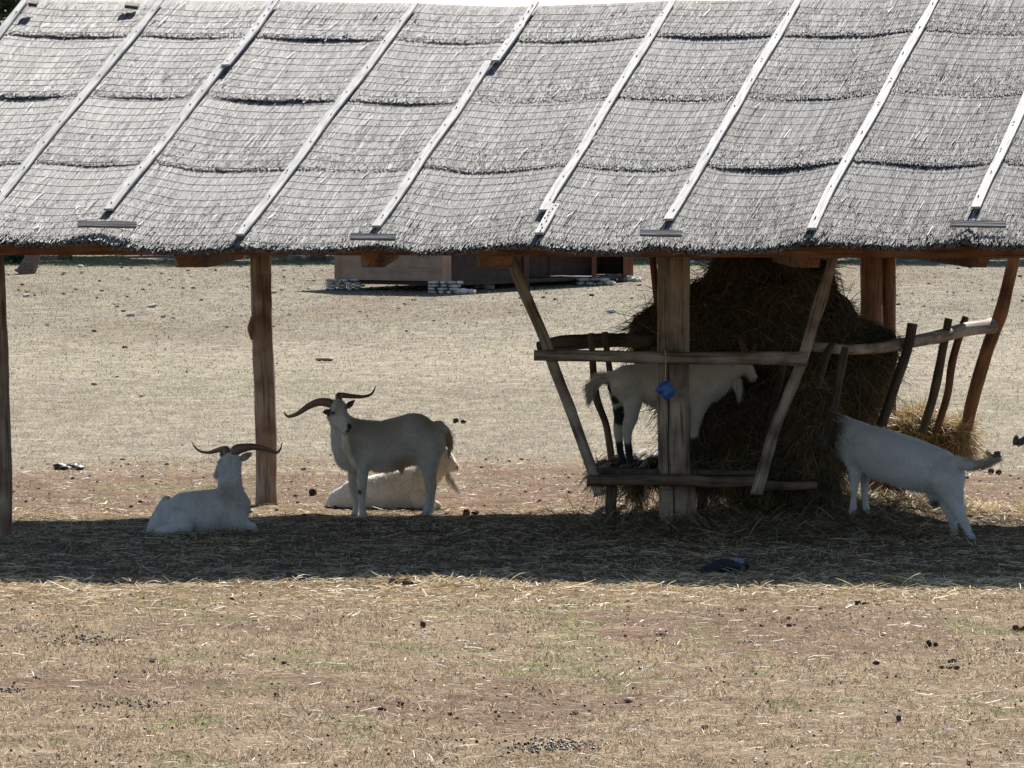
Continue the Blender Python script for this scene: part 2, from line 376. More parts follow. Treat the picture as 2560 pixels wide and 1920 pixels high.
def straw_field():
    Vs = []; Fs = []; Cs = []; off = 0
    def add(X, Y, L, W, tl, pal, bend=.5, lift=.01, wts=None):
        nonlocal off
        n = len(X); V, Fc, cc = strips(X, Y, gz(X, Y) + rng.random(n) * lift, L, W, rng.random(n) * 6.283, tl, pick(pal, n, wts) * (1 - .3 * sst(31.2, 31.8, Y) * (1 - sst(36.8, 37.8, Y)))[:, None], bend * .5, 3)  # trodden straw dimmed further across the roof's shadow band: shade in the colour
        Vs.append(V); Fs.append(Fc + off); Cs.append(cc); off += len(V)
    # littered strip in front of and under the shelter
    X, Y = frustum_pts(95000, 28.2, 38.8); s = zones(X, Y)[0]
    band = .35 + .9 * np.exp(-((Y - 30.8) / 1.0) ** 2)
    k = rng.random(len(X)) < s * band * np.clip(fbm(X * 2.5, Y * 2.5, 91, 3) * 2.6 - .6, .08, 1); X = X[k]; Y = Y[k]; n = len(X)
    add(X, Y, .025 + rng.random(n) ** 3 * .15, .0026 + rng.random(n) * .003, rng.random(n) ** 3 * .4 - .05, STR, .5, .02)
    # loose short litter on the soil band and foreground
    X, Y = frustum_pts(42000, 20.5, 45); n = len(X)
    add(X, Y, .012 + rng.random(n) ** 4 * .12, .0025 + rng.random(n) * .003, rng.random(n) * .25 - .05, [(.58, .48, .36), (.5, .38, .25), (.72, .66, .56), (.4, .29, .18)], .3, .006)
    # tufts at the shadow edge
    for cx, cy, nn in ((-.4, 30.8, 160), (-.75, 30.85, 90), (-1.5, 30.8, 50), (.1, 30.7, 110), (1.6, 30.6, 50), (2.6, 30.8, 40), (-2.9, 30.9, 30), (.9, 30.8, 60)):
        X = cx + rng.normal(0, .22, nn); Y = cy + rng.normal(0, .10, nn)
        add(X, Y, .03 + rng.random(nn) ** 2 * .13, .003 + rng.random(nn) * .003, rng.random(nn) ** 2 * .6, STR, .7, .03)
    # heaped straw round the feeder on the right
    X = 3.0 + rng.normal(0, .7, 6000); Y = 37.6 + rng.normal(0, .55, 6000); n = 6000
    add(X, Y, .05 + rng.random(n) * .15, .003 + rng.random(n) * .003, rng.random(n) ** 2 * .9, STR, .8, .05)
    X = 1.9 + rng.normal(0, .8, 6000); Y = 35.9 + rng.normal(0, .6, 6000)
    add(X, Y, .06 + rng.random(n) * .16, .003 + rng.random(n) * .003, rng.random(n) ** 2 * .8, HAYC + STR[:1], .8, .06)
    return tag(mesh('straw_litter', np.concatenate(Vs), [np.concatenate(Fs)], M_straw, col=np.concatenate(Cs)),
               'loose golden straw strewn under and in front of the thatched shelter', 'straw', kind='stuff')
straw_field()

ICO_V = None
def ico():
    global ICO_V, ICO_F
    if ICO_V is None:
        t = (1 + 5 ** .5) / 2
        v = np.array([(-1, t, 0), (1, t, 0), (-1, -t, 0), (1, -t, 0), (0, -1, t), (0, 1, t), (0, -1, -t), (0, 1, -t), (t, 0, -1), (t, 0, 1), (-t, 0, -1), (-t, 0, 1)], float)
        ICO_V = v / np.linalg.norm(v[0])
        ICO_F = np.array([(0, 11, 5), (0, 5, 1), (0, 1, 7), (0, 7, 10), (0, 10, 11), (1, 5, 9), (5, 11, 4), (11, 10, 2), (10, 7, 6), (7, 1, 8), (3, 9, 4), (3, 4, 2), (3, 2, 6), (3, 6, 8), (3, 8, 9), (4, 9, 5), (2, 4, 11), (6, 2, 10), (8, 6, 7), (9, 8, 1)])
    return ICO_V, ICO_F
def lumps(name, X, Y, S, col, mat, label, cat, flat=.6, kind='stuff', sink=.3, jit=.35):
    v, f = ico(); n = len(X)
    V = v[None] * (1 + (rng.random((n, 12, 1)) - .5) * 2 * jit)
    a = rng.random(n) * 6.28; ca, sa = np.cos(a)[:, None], np.sin(a)[:, None]
    st = .7 + .6 * rng.random(n)[:, None]
    x, y, z = V[..., 0] * st, V[..., 1], V[..., 2] * flat
    V = np.stack([x * ca - y * sa, x * sa + y * ca, z], -1) * S[:, None, None]
    V[..., 0] += X[:, None]; V[..., 1] += Y[:, None]; V[..., 2] += (gz(X, Y) + S * flat * (1 - sink))[:, None]
    Fc = (np.arange(n)[:, None, None] * 12 + f[None]).reshape(-1, 3)
    o = mesh(name, V.reshape(-1, 3), [Fc], mat, col=np.repeat(col, 12, 0))
    return tag(o, label, cat, kind=kind)
# dung pellets: loose and in patches
Xs, Ys = frustum_pts(2000, 20.5, 31)
kk = rng.random(2000) < .12 + .6 * sst(.45, .6, fbm(Xs * 1.1, Ys * 1.1, 51, 3)); Xs = Xs[kk]; Ys = Ys[kk]
for (px, py, n, sx, sy) in ((215, 1605, 150, .12, .10), (60, 1580, 60, .2, .08), (1380, 1872, 170, .13, .12), (330, 1760, 40, .1, .05), (20, 1730, 30, .05, .05)):
    g = G(px, py); Xs = np.append(Xs, g[0] + rng.normal(0, sx, n)); Ys = np.append(Ys, g[1] + rng.normal(0, sy * 1.6, n))
n = len(Xs)
lumps('dung_pellets', Xs, Ys, .0055 + rng.random(n) * .004, pick([(.03, .025, .022), (.05, .04, .035)], n), M_dung,
      'small dark droppings scattered over the foreground turf', 'droppings', .85, jit=.1)
Xs, Ys = frustum_pts(3400, 21, 48)
s = zones(Xs, Ys); kk = rng.random(3400) < .12 + .9 * s[1]; Xs = Xs[kk]; Ys = Ys[kk]; n = len(Xs)
lumps('soil_crumbs', Xs, Ys, .005 + rng.random(n) ** 5 * .018, pick([(.10, .055, .04), (.07, .04, .03), (.15, .09, .06)], n), M_dirt,
      'crumbs of reddish brown soil on the bare ground', 'soil')
Xs, Ys = frustum_pts(1700, 50, 119, 1.5)
kk = rng.random(1700) < sst(60, 100, Ys) * .7 + .03; Xs = Xs[kk]; Ys = Ys[kk]; n = len(Xs)
lumps('field_clods', Xs, Ys, .010 + rng.random(n) ** 3 * .045, pick([(.12, .09, .065), (.17, .14, .11), (.08, .06, .045)], n), M_dirt,
      'dark clods and dung scattered over the far pasture', 'clods', .5)
Xs, Ys = frustum_pts(1500, 84, 150, 2)
kk = rng.random(1500) < .06 + .9 * sst(114, 124, Ys); Xs = Xs[kk]; Ys = Ys[kk]; n = len(Xs)
lumps('field_stones', Xs, Ys, .02 + rng.random(n) ** 3 * .10, pick([(.42, .40, .36), (.32, .30, .27), (.5, .48, .44)], n), M_stone,
      'pale stones strewn at the shaded far edge of the pasture', 'stones', .45)
# low green plants at the shaded far edge
Xs, Ys = frustum_pts(60000, 118, 150, 3); kk = fbm(Xs * .8, Ys * .5, 88, 3) > .5; Xs = Xs[kk]; Ys = Ys[kk]; n = len(Xs)
V, Fc, cc = strips(Xs, Ys, gz(Xs, Ys), .02 + rng.random(n) * .05, .015 + 0 * Xs, rng.random(n) * 6.28, .4 + rng.random(n), pick(GRN + [(.2, .2, .1)], n), .5, 1)
tag(mesh('shaded_undergrowth', V, [Fc], M_grass, col=cc), 'low green plants in the tree shade at the back', 'undergrowth', kind='stuff')

# ---------------------------------------------------------------- single lumps and scraps lying about
def lump(name, px, py, wpx, hpx, label, cat, col, mat=None, n=140, rough=.5, group=None, seed=0, parts=1):
    g = G(px, py); s = g[1] / F; w_, h_ = wpx * s / 2, hpx * s
    u = np.arange(n) + .5; ph = np.arccos(1 - 2 * u / n); th = math.pi * (1 + 5 ** .5) * u
    mb = MB()
    for k in range(parts):
        f = 1 if parts == 1 else .5
        ox = 0 if parts == 1 else (k / (parts - 1) - .5) * w_ * 1.2; oy = 0 if parts == 1 else (random.random() - .5) * w_ * .8
        hh = h_ * (1 if k % 2 == 0 else .7)
        nu, nv = 16, 10
        A, B = np.meshgrid(np.arange(nu) / nu * 2 * math.pi, np.linspace(0.001, math.pi - .001, nv))
        x = np.cos(A) * np.sin(B); y = np.sin(A) * np.sin(B); z = np.cos(B)
        r = 1 + rough * (fbm(x * 2 + seed + k, y * 2 + z * 2, 33, 3) - .5) * 1.6
        V = np.stack([x * r * w_ * f + g[0] + ox, y * r * w_ * .8 * f + g[1] + oy, (z * r * .5 + .42) * hh + g[2]], -1).reshape(-1, 3)
        i = np.arange(nu * nv).reshape(nv, nu); j = np.roll(i, -1, 1)
        mb.add(V, np.stack([i[:-1], i[1:], j[1:], j[:-1]], -1).reshape(-1, 4), col=col)
    o = mb.build(name, mat or M_dirt, None, True, loc=g); return tag(o, label, cat, group)
BR = (.075, .045, .032); DK = (.04, .033, .028)
lump('dung_ball', 782, 1239, 21, 19, 'round dark brown ball on bare soil between the post and the goats', 'ball', (.07, .04, .032), rough=.12)
lump('flat_stone', 812, 903, 48, 11, 'flat tan stone lying alone on the pale pasture', 'stone', (.30, .20, .14), M_stone, rough=.3)
for i, (px, py, wv, hv, lb, cl, pt) in enumerate([
    (1149, 1058, 30, 14, 'dark clump on the pasture just right of the standing goat', DK, 2),
    (172, 1174, 72, 16, 'long dark heap of manure beyond the left post', DK, 4),
    (2480, 1146, 42, 22, 'wet dark manure heap by the tail of the goat on the right', DK, 3),
    (2552, 1114, 38, 26, 'black manure heap at the right edge of the picture', DK, 3),
    (2486, 1186, 34, 16, 'small brown mound below the tail of the right goat', BR, 2),
    (1058, 1570, 16, 18, 'small dark clod standing alone in the foreground turf', BR, 1),
    (2330, 1617, 30, 18, 'brown clod in the right foreground, topmost of four', BR, 2),
    (2382, 1662, 24, 16, 'upright brown clod in the right foreground above a flat one', BR, 1),
    (2374, 1674, 50, 10, 'flat broken brown clod in the right foreground', BR, 3),
    (2190, 1662, 18, 11, 'small brown clod left of the broken one', BR, 1),
    (2548, 1580, 34, 20, 'reddish clod at the right edge of the foreground turf', (.10, .05, .035), 2),
    (2154, 1512, 34, 11, 'dark flat clod on the turf below the crow', BR, 2),
    (2247, 1806, 14, 18, 'dark upright clod low in the right foreground', DK, 1),
    (745, 1453, 60, 22, 'black clump in the shade near its front edge', DK, 2),
    (1178, 1286, 38, 15, 'dark clod behind the hooves of the standing goat', BR, 2),
    (1900, 1375, 46, 16, 'dark clump in the shade under the feeder', DK, 2),
    (1005, 1462, 60, 16, 'brown tuft of old straw at the shadow edge', (.16, .10, .05), 3),
    ]):
    lump('soil_clod' if cl != DK else 'manure_heap', px, py, wv, hv, lb, 'clod' if cl != DK else 'manure', cl, M_dirt if cl != DK else M_dung, seed=i * 3, parts=pt, rough=.7)
def scrap(px, py, wpx, label):
    g = G(px, py); s = g[1] / F; n = 6; mb = MB()
    x, y = np.meshgrid(np.linspace(-.5, .5, n), np.linspace(-.5, .5, n))
    wpx = wpx * .75; V = np.stack([g[0] + x * wpx * s * (.5 + y), g[1] + y * wpx * s * 1.2, g[2] + .003 + .5 * wpx * s * fbm(x * 3 + px, y * 3, 5, 3)], -1).reshape(-1, 3)
    i = np.arange(n * n).reshape(n, n)
    T = np.stack([i[:-1, :-1], i[:-1, 1:], i[1:, 1:], i[1:, :-1]], -1).reshape(-1, 4)
    V2 = V - np.array([0, 0, .0015]); T2 = T[:, ::-1]
    mb.add(V, T, col=(.5, .5, .48)); mb.add(V2, T2, col=(.5, .5, .48))
    tag(mb.build('feather_scrap', M_feather, None, True, loc=g), label, 'feather', 'pale feathers and scraps on the turf')
for px, py, wv, lb in ((1652, 1578, 14, 'pale scrap on the turf below the big post'), (1446, 1652, 14, 'pale scrap on the turf left of a reddish bare patch'),
    (758, 1690, 18, 'white feather on the turf in the left half'), (608, 1650, 13, 'small white feather just up and left of the larger one'),
    (1648, 1732, 12, 'upright pale scrap low in the middle foreground'), (2210, 1592, 20, 'pale scrap on the turf at the right'),
    (664, 1858, 14, 'bluish white scrap near the bottom left'), (1990, 1635, 14, 'faint white feather in the right half of the turf'),
    (545, 1566, 16, 'thin white feather just below the straw on the left'), (668, 1580, 18, 'thin white feather right of another, below the straw')):
    scrap(px, py, wv, lb)

# ---------------------------------------------------------------- thatched shelter
shel = tag(empty('thatched_shelter', (0, 36.5, 0)), 'long open shelter with grey reed thatch held down by pale battens', 'shelter')
UB = np.array([-650, -360, -65, 195, 510, 795, 1140, 1420, 1745, 2085, 2420, 2750.])
UT = np.array([-250, 55, 350, 590, 897, 1140, 1450, 1725, 2025, 2314, 2600, 2890.])
EV = np.array([(-700, 530), (0, 523), (215, 525), (300, 538), (450, 541), (545, 538), (750, 538), (820, 533), (915, 543), (1106, 530), (1256, 538), (1356, 542), (1426, 534), (1456, 540), (1556, 540), (1656, 536), (1741, 524), (1856, 526), (1956, 533), (2056, 529), (2086, 519), (2106, 529), (2212, 529), (2800, 532.)])
RV = np.array([(-400, 14), (50, 14), (120, 18), (550, 20), (875, 26), (1100, 33), (1150, 32), (1451, 20), (1731, 17), (1900, 15), (1956, 10), (2030, 5), (2212, 11), (2900, 12.)])
def roofB(u):
    x = np.interp(u, np.arange(12), UB); y = np.interp(x, EV[:, 0], EV[:, 1]); X = (x - 1106) / 10150 * 33.5
    return PD(x, y, 33.2 - .10 * X)
def roofT(u):
    x = np.interp(u, np.arange(12), UT); y = np.interp(x, RV[:, 0], RV[:, 1]); X = (x - 1106) / 10150 * 37.5
    return PD(x, y, 37.7 - .10 * X)
RN = np.cross(roofB(6.0) - roofB(5.0), roofT(5.0) - roofB(5.0)); RN /= np.linalg.norm(RN)
def S(u, v, off=0):
    u = np.asarray(u, float); v = np.asarray(v, float); B_, T_ = roofB(u), roofT(u)
    return B_ + (T_ - B_) * v[..., None] + RN * (np.zeros(u.shape) + off)[..., None]
CV = [0.0, .305, .59, .862, 1.0]
lift = rng.random((5, 12)) ** 2 * .030; lift[0] *= .3
def fu(u): return u - np.floor(u)
def sag(u): return np.sin(math.pi * fu(u))
def coff(c, u, v):
    """height of course c above the rafters"""
    t = (v - CV[c]) / (CV[c + 1] - CV[c])
    e = np.clip(1 - t, 0, 1.0)
    return .02 + .010 * e + .9 * lift[c][np.clip(u.astype(int), 0, 11)] * sag(u) * e ** 5 - .016 * sag(u) * (.4 + .6 * (1 - v)) + .006 * (fbm(u * 2, v * 6, 55 + c, 2) - .5)
def evd(c, u): return CV[c] - .008 * sag(u) * (1 if c else .2) + .006 * (vn(u * 6, u * 0 + c, 12) - .5)
Vs = []; Fs3 = []; Fs4 = []; Cs = []; nv_ = 0
def reeds(u, v0, v1, o0, o1, wd, col):
    """each reed a three sided half stem with a cut end"""
    global nv_
    n = len(u)
    a = S(u, v0, o0); b_ = S(u + (rng.random(n) - .5) * .02, v1, o1)
    sd_ = (roofB(np.full(1, 6.)) - roofB(np.full(1, 5.)))[0]; sd_ /= np.linalg.norm(sd_)
    h = wd[:, None] / 2
    V = np.stack([a - sd_ * h, a + RN * h * .8, a + sd_ * h, b_ - sd_ * h, b_ + RN * h * .8, b_ + sd_ * h, a - RN * h * .35], 1)
    f4 = np.array([[0, 1, 4, 3], [1, 2, 5, 4]]); f3 = np.array([[0, 6, 1], [1, 6, 2]])
    base = np.arange(n)[:, None, None] * 7 + nv_
    Fs4.append((base + f4).reshape(-1, 4)); Fs3.append((base + f3).reshape(-1, 3))
    Vs.append(V.reshape(-1, 3)); Cs.append(np.repeat(col, 7, 0)); nv_ += n * 7
RC = [(.17, .162, .152), (.235, .224, .21), (.11, .105, .10), (.32, .307, .29), (.03, .028, .027), (.17, .155, .135)]
RW = [.24, .22, .19, .14, .13, .08]
for c in range(4):
    n = int(30000 * (CV[c + 1] - CV[c]) / .29)
    u = 1 + rng.random(n) * 10; vb = evd(c, u) + rng.random(n) * (CV[c + 1] - CV[c] + .02)
    ln = (.09 + rng.random(n) * .15) * np.clip((vb - CV[c]) / .10, .35, 1); vt = np.minimum(vb + ln, CV[c + 1] + .03)
    j = rng.random(n) ** 2 * .007
    reeds(u, vb, vt, coff(c, u, vb) + j + .002, coff(c, u, vt) + j * .5, .0042 + rng.random(n) * .004, pick(RC, n, RW))
    # butt ends at the lower edge, several stems deep
    n = 9500; u = 1 + rng.random(n) * 10; vb = evd(c, u) + (rng.random(n) - .62) * .012
    dep = rng.random(n); o = coff(c, u, vb) - dep * (.018 if c else .05) + .003
    col_ = pick(RC, n, RW)
    vt = vb + .035 + .03 * rng.random(n)
    reeds(u, vb, vt, o, coff(c, u, vt) - dep * (.016 if c else .046) + .001, .006 + rng.random(n) * .005, col_)
# near-black slivers painting the shade of gaps between stems, with pale splinters
for c in range(4):
    n = int(11000 * (CV[c + 1] - CV[c]) / .29); u = 1 + rng.random(n) * 10; vb = evd(c, u) + rng.random(n) * (CV[c + 1] - CV[c])
    vt = vb + .005 + .014 * rng.random(n) ** 2; o = coff(c, u, vb) + .0065
    reeds(u, vb, vt, o, coff(c, u, vt) + .0065, .004 + rng.random(n) * .003, pick([(.02, .019, .018), (.04, .036, .034), (.45, .44, .42)], n, [.5, .25, .25]))
# stray stems
n = 260; u = 1 + rng.random(n) * 10; vb = rng.random(n); cc_ = np.clip(np.searchsorted(CV, vb) - 1, 0, 3)
o = np.array([coff(int(c), np.array([a]), np.array([b_]))[0] for c, a, b_ in zip(cc_, u, vb)])
reeds(u, vb, vb + .02 + .03 * rng.random(n), o + .02 + .03 * rng.random(n), o + .01, np.full(n, .006), pick([(.55, .53, .48), (.12, .11, .1)], n))
# torn slits beside some battens show the dark underside: handled by the under-mat
roof = mesh('reed_roof', np.concatenate(Vs), [np.concatenate(Fs4), np.concatenate(Fs3)], M_reed, shel, np.concatenate(Cs))
roof['label'] = 'weathered grey reed matting in four overlapping courses'
# under-mat of both slopes
nu, nv2 = 110, 14; U_, V_ = np.meshgrid(np.linspace(1, 11, nu), np.linspace(.028, 1.0, nv2))
cidx = np.clip(np.searchsorted(CV, V_.ravel()) - 1, 0, 3).reshape(V_.shape)
topoff = -.01 - .016 * sag(U_) * (.4 + .6 * (1 - V_))
front = S(U_, V_, topoff)
BEX = np.array([-20, -4.6, -2.6, -1.0, 1.5, 3.0, 4.4, 20]); BED = np.array([38.3, 38.4, 39.2, 39.8, 39.7, 39.1, 38.4, 38.3])  # back eave, out of view, bowed to place its shadow's far edge
def backE(u):
    t = roofT(u); d = np.interp(t[..., 0] + 1.0, BEX, BED); return np.stack([t[..., 0] + 1.05, d, np.full(d.shape, 2.16)], -1)
W_ = np.linspace(0, 1, 9)[1:, None]
Ub = np.broadcast_to(np.linspace(1, 11, nu)[None], (8, nu))
back = roofT(Ub) + (backE(Ub) - roofT(Ub)) * W_[..., None] + np.array([0, 0, .03]) * np.sin(W_ * math.pi)[..., None]
sheet = np.concatenate([front, back], 0); nr = sheet.shape[0]
th = np.array([0, 0, -.035]); i = np.arange(nr * nu).reshape(nr, nu); nn_ = nr * nu
T4 = np.stack([i[:-1, :-1], i[:-1, 1:], i[1:, 1:], i[1:, :-1]], -1).reshape(-1, 4)
edge = [[i[0, k], i[0, k] + nn_, i[0, k + 1] + nn_, i[0, k + 1]] for k in range(nu - 1)] + [[i[-1, k + 1], i[-1, k + 1] + nn_, i[-1, k] + nn_, i[-1, k]] for k in range(nu - 1)]
edge += [[i[k + 1, 0], i[k + 1, 0] + nn_, i[k, 0] + nn_, i[k, 0]] for k in range(nr - 1)] + [[i[k, -1], i[k, -1] + nn_, i[k + 1, -1] + nn_, i[k + 1, -1]] for k in range(nr - 1)]
SV = sheet.reshape(-1, 3)
mesh('under_mat', np.vstack([SV, SV + th]), [np.vstack([T4, T4[:, ::-1] + nn_, np.array(edge)])], M_reed_base, shel,
     col=np.tile((.15, .14, .125), (2 * nn_, 1)))
# binding wires
mb = MB(); v = .02; wi = 0
while v < .99:
    c = min(np.searchsorted(CV, v) - 1, 3); u = np.linspace(1, 11, 155)
    vv = v - .010 * sag(u) + .004 * (vn(u * 5, u * 0 + wi, 7) - .5) - .006 * (vn(u * .7, u * 0 + wi, 8) - .5)
    pts = S(u, vv, coff(c, u, vv) + .010)
    mb.tube(pts, .0013, 4, 0, sub=1, cap=False, col=(.07, .065, .065)); v += .0268 + random.random() * .005; wi += 1
mb.build('binding_wires', M_wire, shel)
# battens
def batten(pieces, wdt=.066):
    mbb = MB()
    for (u, va, vb_, du, oo) in pieces:
        seg = 14; vv = np.linspace(va, vb_, seg + 1); uu = np.full(seg + 1, u + du) + .015 * (vn(vv * 6 + u * 3, vv * 0, 3) - .5)
        base = S(uu, vv, oo + .016 * (vn(vv * 5 + u, vv * 0 + 4, 6)))
        sd_ = (roofB(np.full(1, 6.)) - roofB(np.full(1, 5.)))[0]; sd_ /= np.linalg.norm(sd_)
        ww = wdt * (1 + .12 * (vn(vv * 9 + u, vv * 0, 8) - .5)) * (1 - .25 * (vv > .9))
        L = np.concatenate([[0], np.cumsum(np.linalg.norm(np.diff(base, axis=0), axis=1))])
        V = []; co = []
        for k in range(seg + 1):
            for (sx, sy) in ((-1, 0), (1, 0), (1, 1), (-1, 1)):
                V.append(base[k] + sd_ * sx * ww[k] / 2 + RN * sy * .017); co.append((sx * .04 + u * 3, sy * .02, L[k]))
        F4 = [[q * 4 + k, q * 4 + (k + 1) % 4, q * 4 + 4 + (k + 1) % 4, q * 4 + 4 + k] for q in range(seg) for k in range(4)] + [[3, 2, 1, 0], [seg * 4, seg * 4 + 1, seg * 4 + 2, seg * 4 + 3]]
        mbb.add(V, F4, None, co)
        for k in np.arange(.03, .97, .11):      # nail heads
            k2 = va + (vb_ - va) * (k + .02 * random.random()); q = S(np.array([u + du]), np.array([k2]), oo + .02)[0] + RN * .011
            q = q + sd_ * (random.random() - .5) * .03
            mbb.tube([q - RN * .004, q + RN * .006], [.006, .005], 6, 0, (.12, .11, .1), sub=1)
    mbb.build('batten', M_batten, shel)
OB = .050
for u, va, vb_ in ((1.02, .01, 1.02), (4, .02, 1.0), (8, .02, 1.025), (10, .02, 1.01), (11, .02, 1.0)): batten([(u, va, vb_, 0, OB)])
batten([(2, .12, 1.01, 0, OB), (2, .0, .13, .03, OB + .012)])
batten([(3, .095, .70, 0, OB), (3, .69, 1.01, .035, OB + .018)])
batten([(5, .05, .74, 0, OB), (5, .73, 1.01, .05, OB + .02)])
batten([(6, .10, 1.01, 0, OB), (6, .015, .125, .065, OB)])
batten([(7, .07, 1.01, 0, OB)]); batten([(9, .09, 1.0, 0, OB)])
# short boards nailed across the batten feet
for xa, xb, yy in ((168, 295, 485), (757, 855, 512), (1382, 1473, 504), (2053, 2173, 484)):
    d = 33.42
    vv = (530 - yy) / 515; d = 33.2 + 4.5 * vv - .1 * ((xa + xb) / 2 - 1106) / 10150 * 33.5 - .27
    a, b_ = PD(xa, yy - 1, d), PD(xb, yy + 1, d)
    MB().box(a, b_, .055, .020, RN + np.array([0, -.5, .1]), seed=xa).build('cross_board', M_board, shel)
# ridge beam and pieces sticking up
u = np.linspace(1, 11, 40); T_ = roofT(u) + np.array([0, .07, .012])
mb = MB(); mb.tube(T_, .038, 8, .05, sub=1, col=(.8, .72, .75)); mb.build('ridge_beam', M_board, shel)
for xd, yd, wd in ((285, 11, .11), (873, 21, .09), (1728, 6, .10), (1970, 5, .14), (2085, 3, .22), (72, 6, .07)):
    d = 37.85; a = PD(xd - wd * 130, yd, d); b_ = PD(xd + wd * 130, yd, d)
    MB().box(a, b_ + np.array([0, .0, -.01]), .10, .028, (0, -.3, 1), seed=xd).build('ridge_cleat', M_darkpole, shel)
# beams
mb = MB(); a = PD(-420, 539, 34.2); b_ = PD(2900, 542, 33.7)
mb.tube([a, (a * 2 + b_) / 3 + [0, 0, .01], (a + 2 * b_) / 3 - [0, 0, .008], b_], [.044, .048, .044, .048], 10, .05, sub=12, square=.6)
mb.build('eave_beam', M_redwood, shel)
mb = MB(); mb.tube([(-4.9, 38.9, 2.13), (7.5, 38.9, 2.13)], .05, 10, .05, sub=12); mb.build('eave_beam', M_redwood, shel)
for (xa, xb, yb, taper, rr) in ((370, 440, 573, .5, 0), (777, 825, 573, .25, 0), (1030, 1110, 572, .8, 0), (1723, 1776, 578, .75, 0), (2105, 2145, 570, .5, 0)):
    dd = 33.95; mbt = MB(); top = [PD(xa, 538, dd), PD(xb, 538, dd)]; cx = (xa + xb) / 2; hw = (xb - xa) / 2 * taper
    bot = [PD(cx - hw, yb, dd), PD(cx + hw, yb, dd)]
    front4 = np.array([bot[0], bot[1], top[1], top[0]]); top2 = PD([xa, xb], [538, 538], 39.2); 
    wmid = np.array([bot[0] + [0, .5, -.0], bot[1] + [0, .5, 0], top[1] + [0, .5, .02], top[0] + [0, .5, .02]])
    wmid[:2] = np.array([top[0] + [0, .45, -.14], top[1] + [0, .45, -.14]])
    far4 = wmid + np.array([0, 4.7, .0])
    V = np.vstack([front4, wmid, far4]); F4 = [[k, (k + 1) % 4, 4 + (k + 1) % 4, 4 + k] for k in range(4)] + [[4 + k, 4 + (k + 1) % 4, 8 + (k + 1) % 4, 8 + k] for k in range(4)] + [[3, 2, 1, 0], [8, 9, 10, 11]]
    co = V.copy()[:, [0, 2, 1]]; mbt.add(V, F4, None, co); mbt.build('tie_beam', M_redwood, shel)
# posts
def post(pts, rad, mat, d, seed=0, square=0, rough=.06, n=18, to=None):
    q = [P(x, y, d) for x, y in pts]
    if to is not None: q.append(np.array([q[-1][0], q[-1][1], to]))
    mb = MB(); rr = [r * d / F for r in rad]; 
    if to is not None: rr.append(rr[-1])
    mb.tube(q, rr, n, rough, seed=seed, sub=7, square=square); return mb
mb = post([(667, 1266), (666, 1200), (663, 1000), (656, 850), (651, 640)], [28, 27, 27, 26, 26], M_post, 39.0, 3, to=2.2, rough=.07)
mb.tube([P(630, 850, 38.97), P(628, 820, 38.97), P(633, 785, 38.98)], [.012, .035, .012], 8, .2, seed=4)
mb.build('post', M_post, shel, True)
mb = post([(1, 1350), (1, 1250), (-4, 1000), (-12, 800), (-20, 600)], [31, 30, 29, 29, 29], M_post, 35.2, 8, to=2.25, rough=.08); mb.build('post', M_post, shel, True)
mb = post([(1694, 1330), (1694, 1224), (1690, 1215), (1685, 1130), (1683, 900), (1685, 640)], [47, 46, 42, 41, 40, 41], M_bigpost, 36.15, 12, .12, .04, 24, to=3.1)
mb.tube([P(1671, 880, 36.025), P(1672, 1000, 36.023), P(1670, 1110, 36.02), P(1673, 1210, 36.02), P(1684, 1215, 36.0), P(1685, 1325, 35.99)], [.003, .0045, .004, .0045, .005, .006], 6, 0, col=(.06, .05, .05), sub=3)
mb.build('post', M_bigpost, shel, True)['label'] = 'thick pale hewn post with a long crack, in front of the crib goat'
mb = post([(2180, 1266), (2179, 900), (2178, 640)], [28, 27, 27], M_post, 39.0, 16, to=2.2); mb.build('post', M_redwood, shel, True)
mb = post([(2224, 1266), (2223, 900), (2222, 640)], [17, 17, 18], M_post, 39.05, 18, to=2.2); mb.build('post', M_redwood, shel, True)
for xp, yp, d in ((3300, 1345, 35.2), (3200, 1266, 39.0)):
    mb = post([(xp, yp), (xp, 640)], [28, 28], M_post, d, xp, to=2.2); mb.build('post', M_post, shel, True)
# ridge posts are hidden by the thatch; the big post carries the ridge

# ---------------------------------------------------------------- hay feeder
feed = tag(empty('hay_feeder', G(1690, 1300)), 'rustic hay feeder of crooked poles standing round the thick post', 'feeder')
def Z2(x, y): return (1260 + x * .4822, 600 + y * .4822)
def Z3(x, y): return (1900 + x * .4339, 700 + y * .4339)
def ZF(x, y): return (1560 + x * .31646, 600 + y * .31646)
def poles(name, pts, rad, mat, seed=0, rough=.10, label=None, n=12, col=(1, 1, 1)):
    """pts: (photo x, photo y, depth); rad in photo pixels"""
    q = [P(*p) for p in pts]; rr = [r * p[2] / F for r, p in zip(rad, pts)]
    mb = MB(); mb.tube(q, rr, n, rough, seed=seed, sub=6, col=col); o = mb.build(name, mat, feed, True)
    if label: o['label'] = label
    return o
def zz(Zf, pts, d0, d1=None):
    d1 = d0 if d1 is None else d1; n = len(pts)
    return [(*Zf(*p), d0 + (d1 - d0) * k / max(n - 1, 1)) for k, p in enumerate(pts)]
poles('rail', zz(Z2, [(155, 598), (400, 600), (830, 610), (1200, 612), (1572, 617)], 35.86), [14, 14.5, 15.5, 16, 18], M_pole, 1, .08)
poles('upright_pole', zz(Z2, [(8, 20), (25, 60), (100, 260), (215, 520), (255, 650), (340, 870), (455, 1195), (492, 1325)], 36.0), [14, 14, 14, 14, 14, 13.5, 13, 13], M_pole, 2)
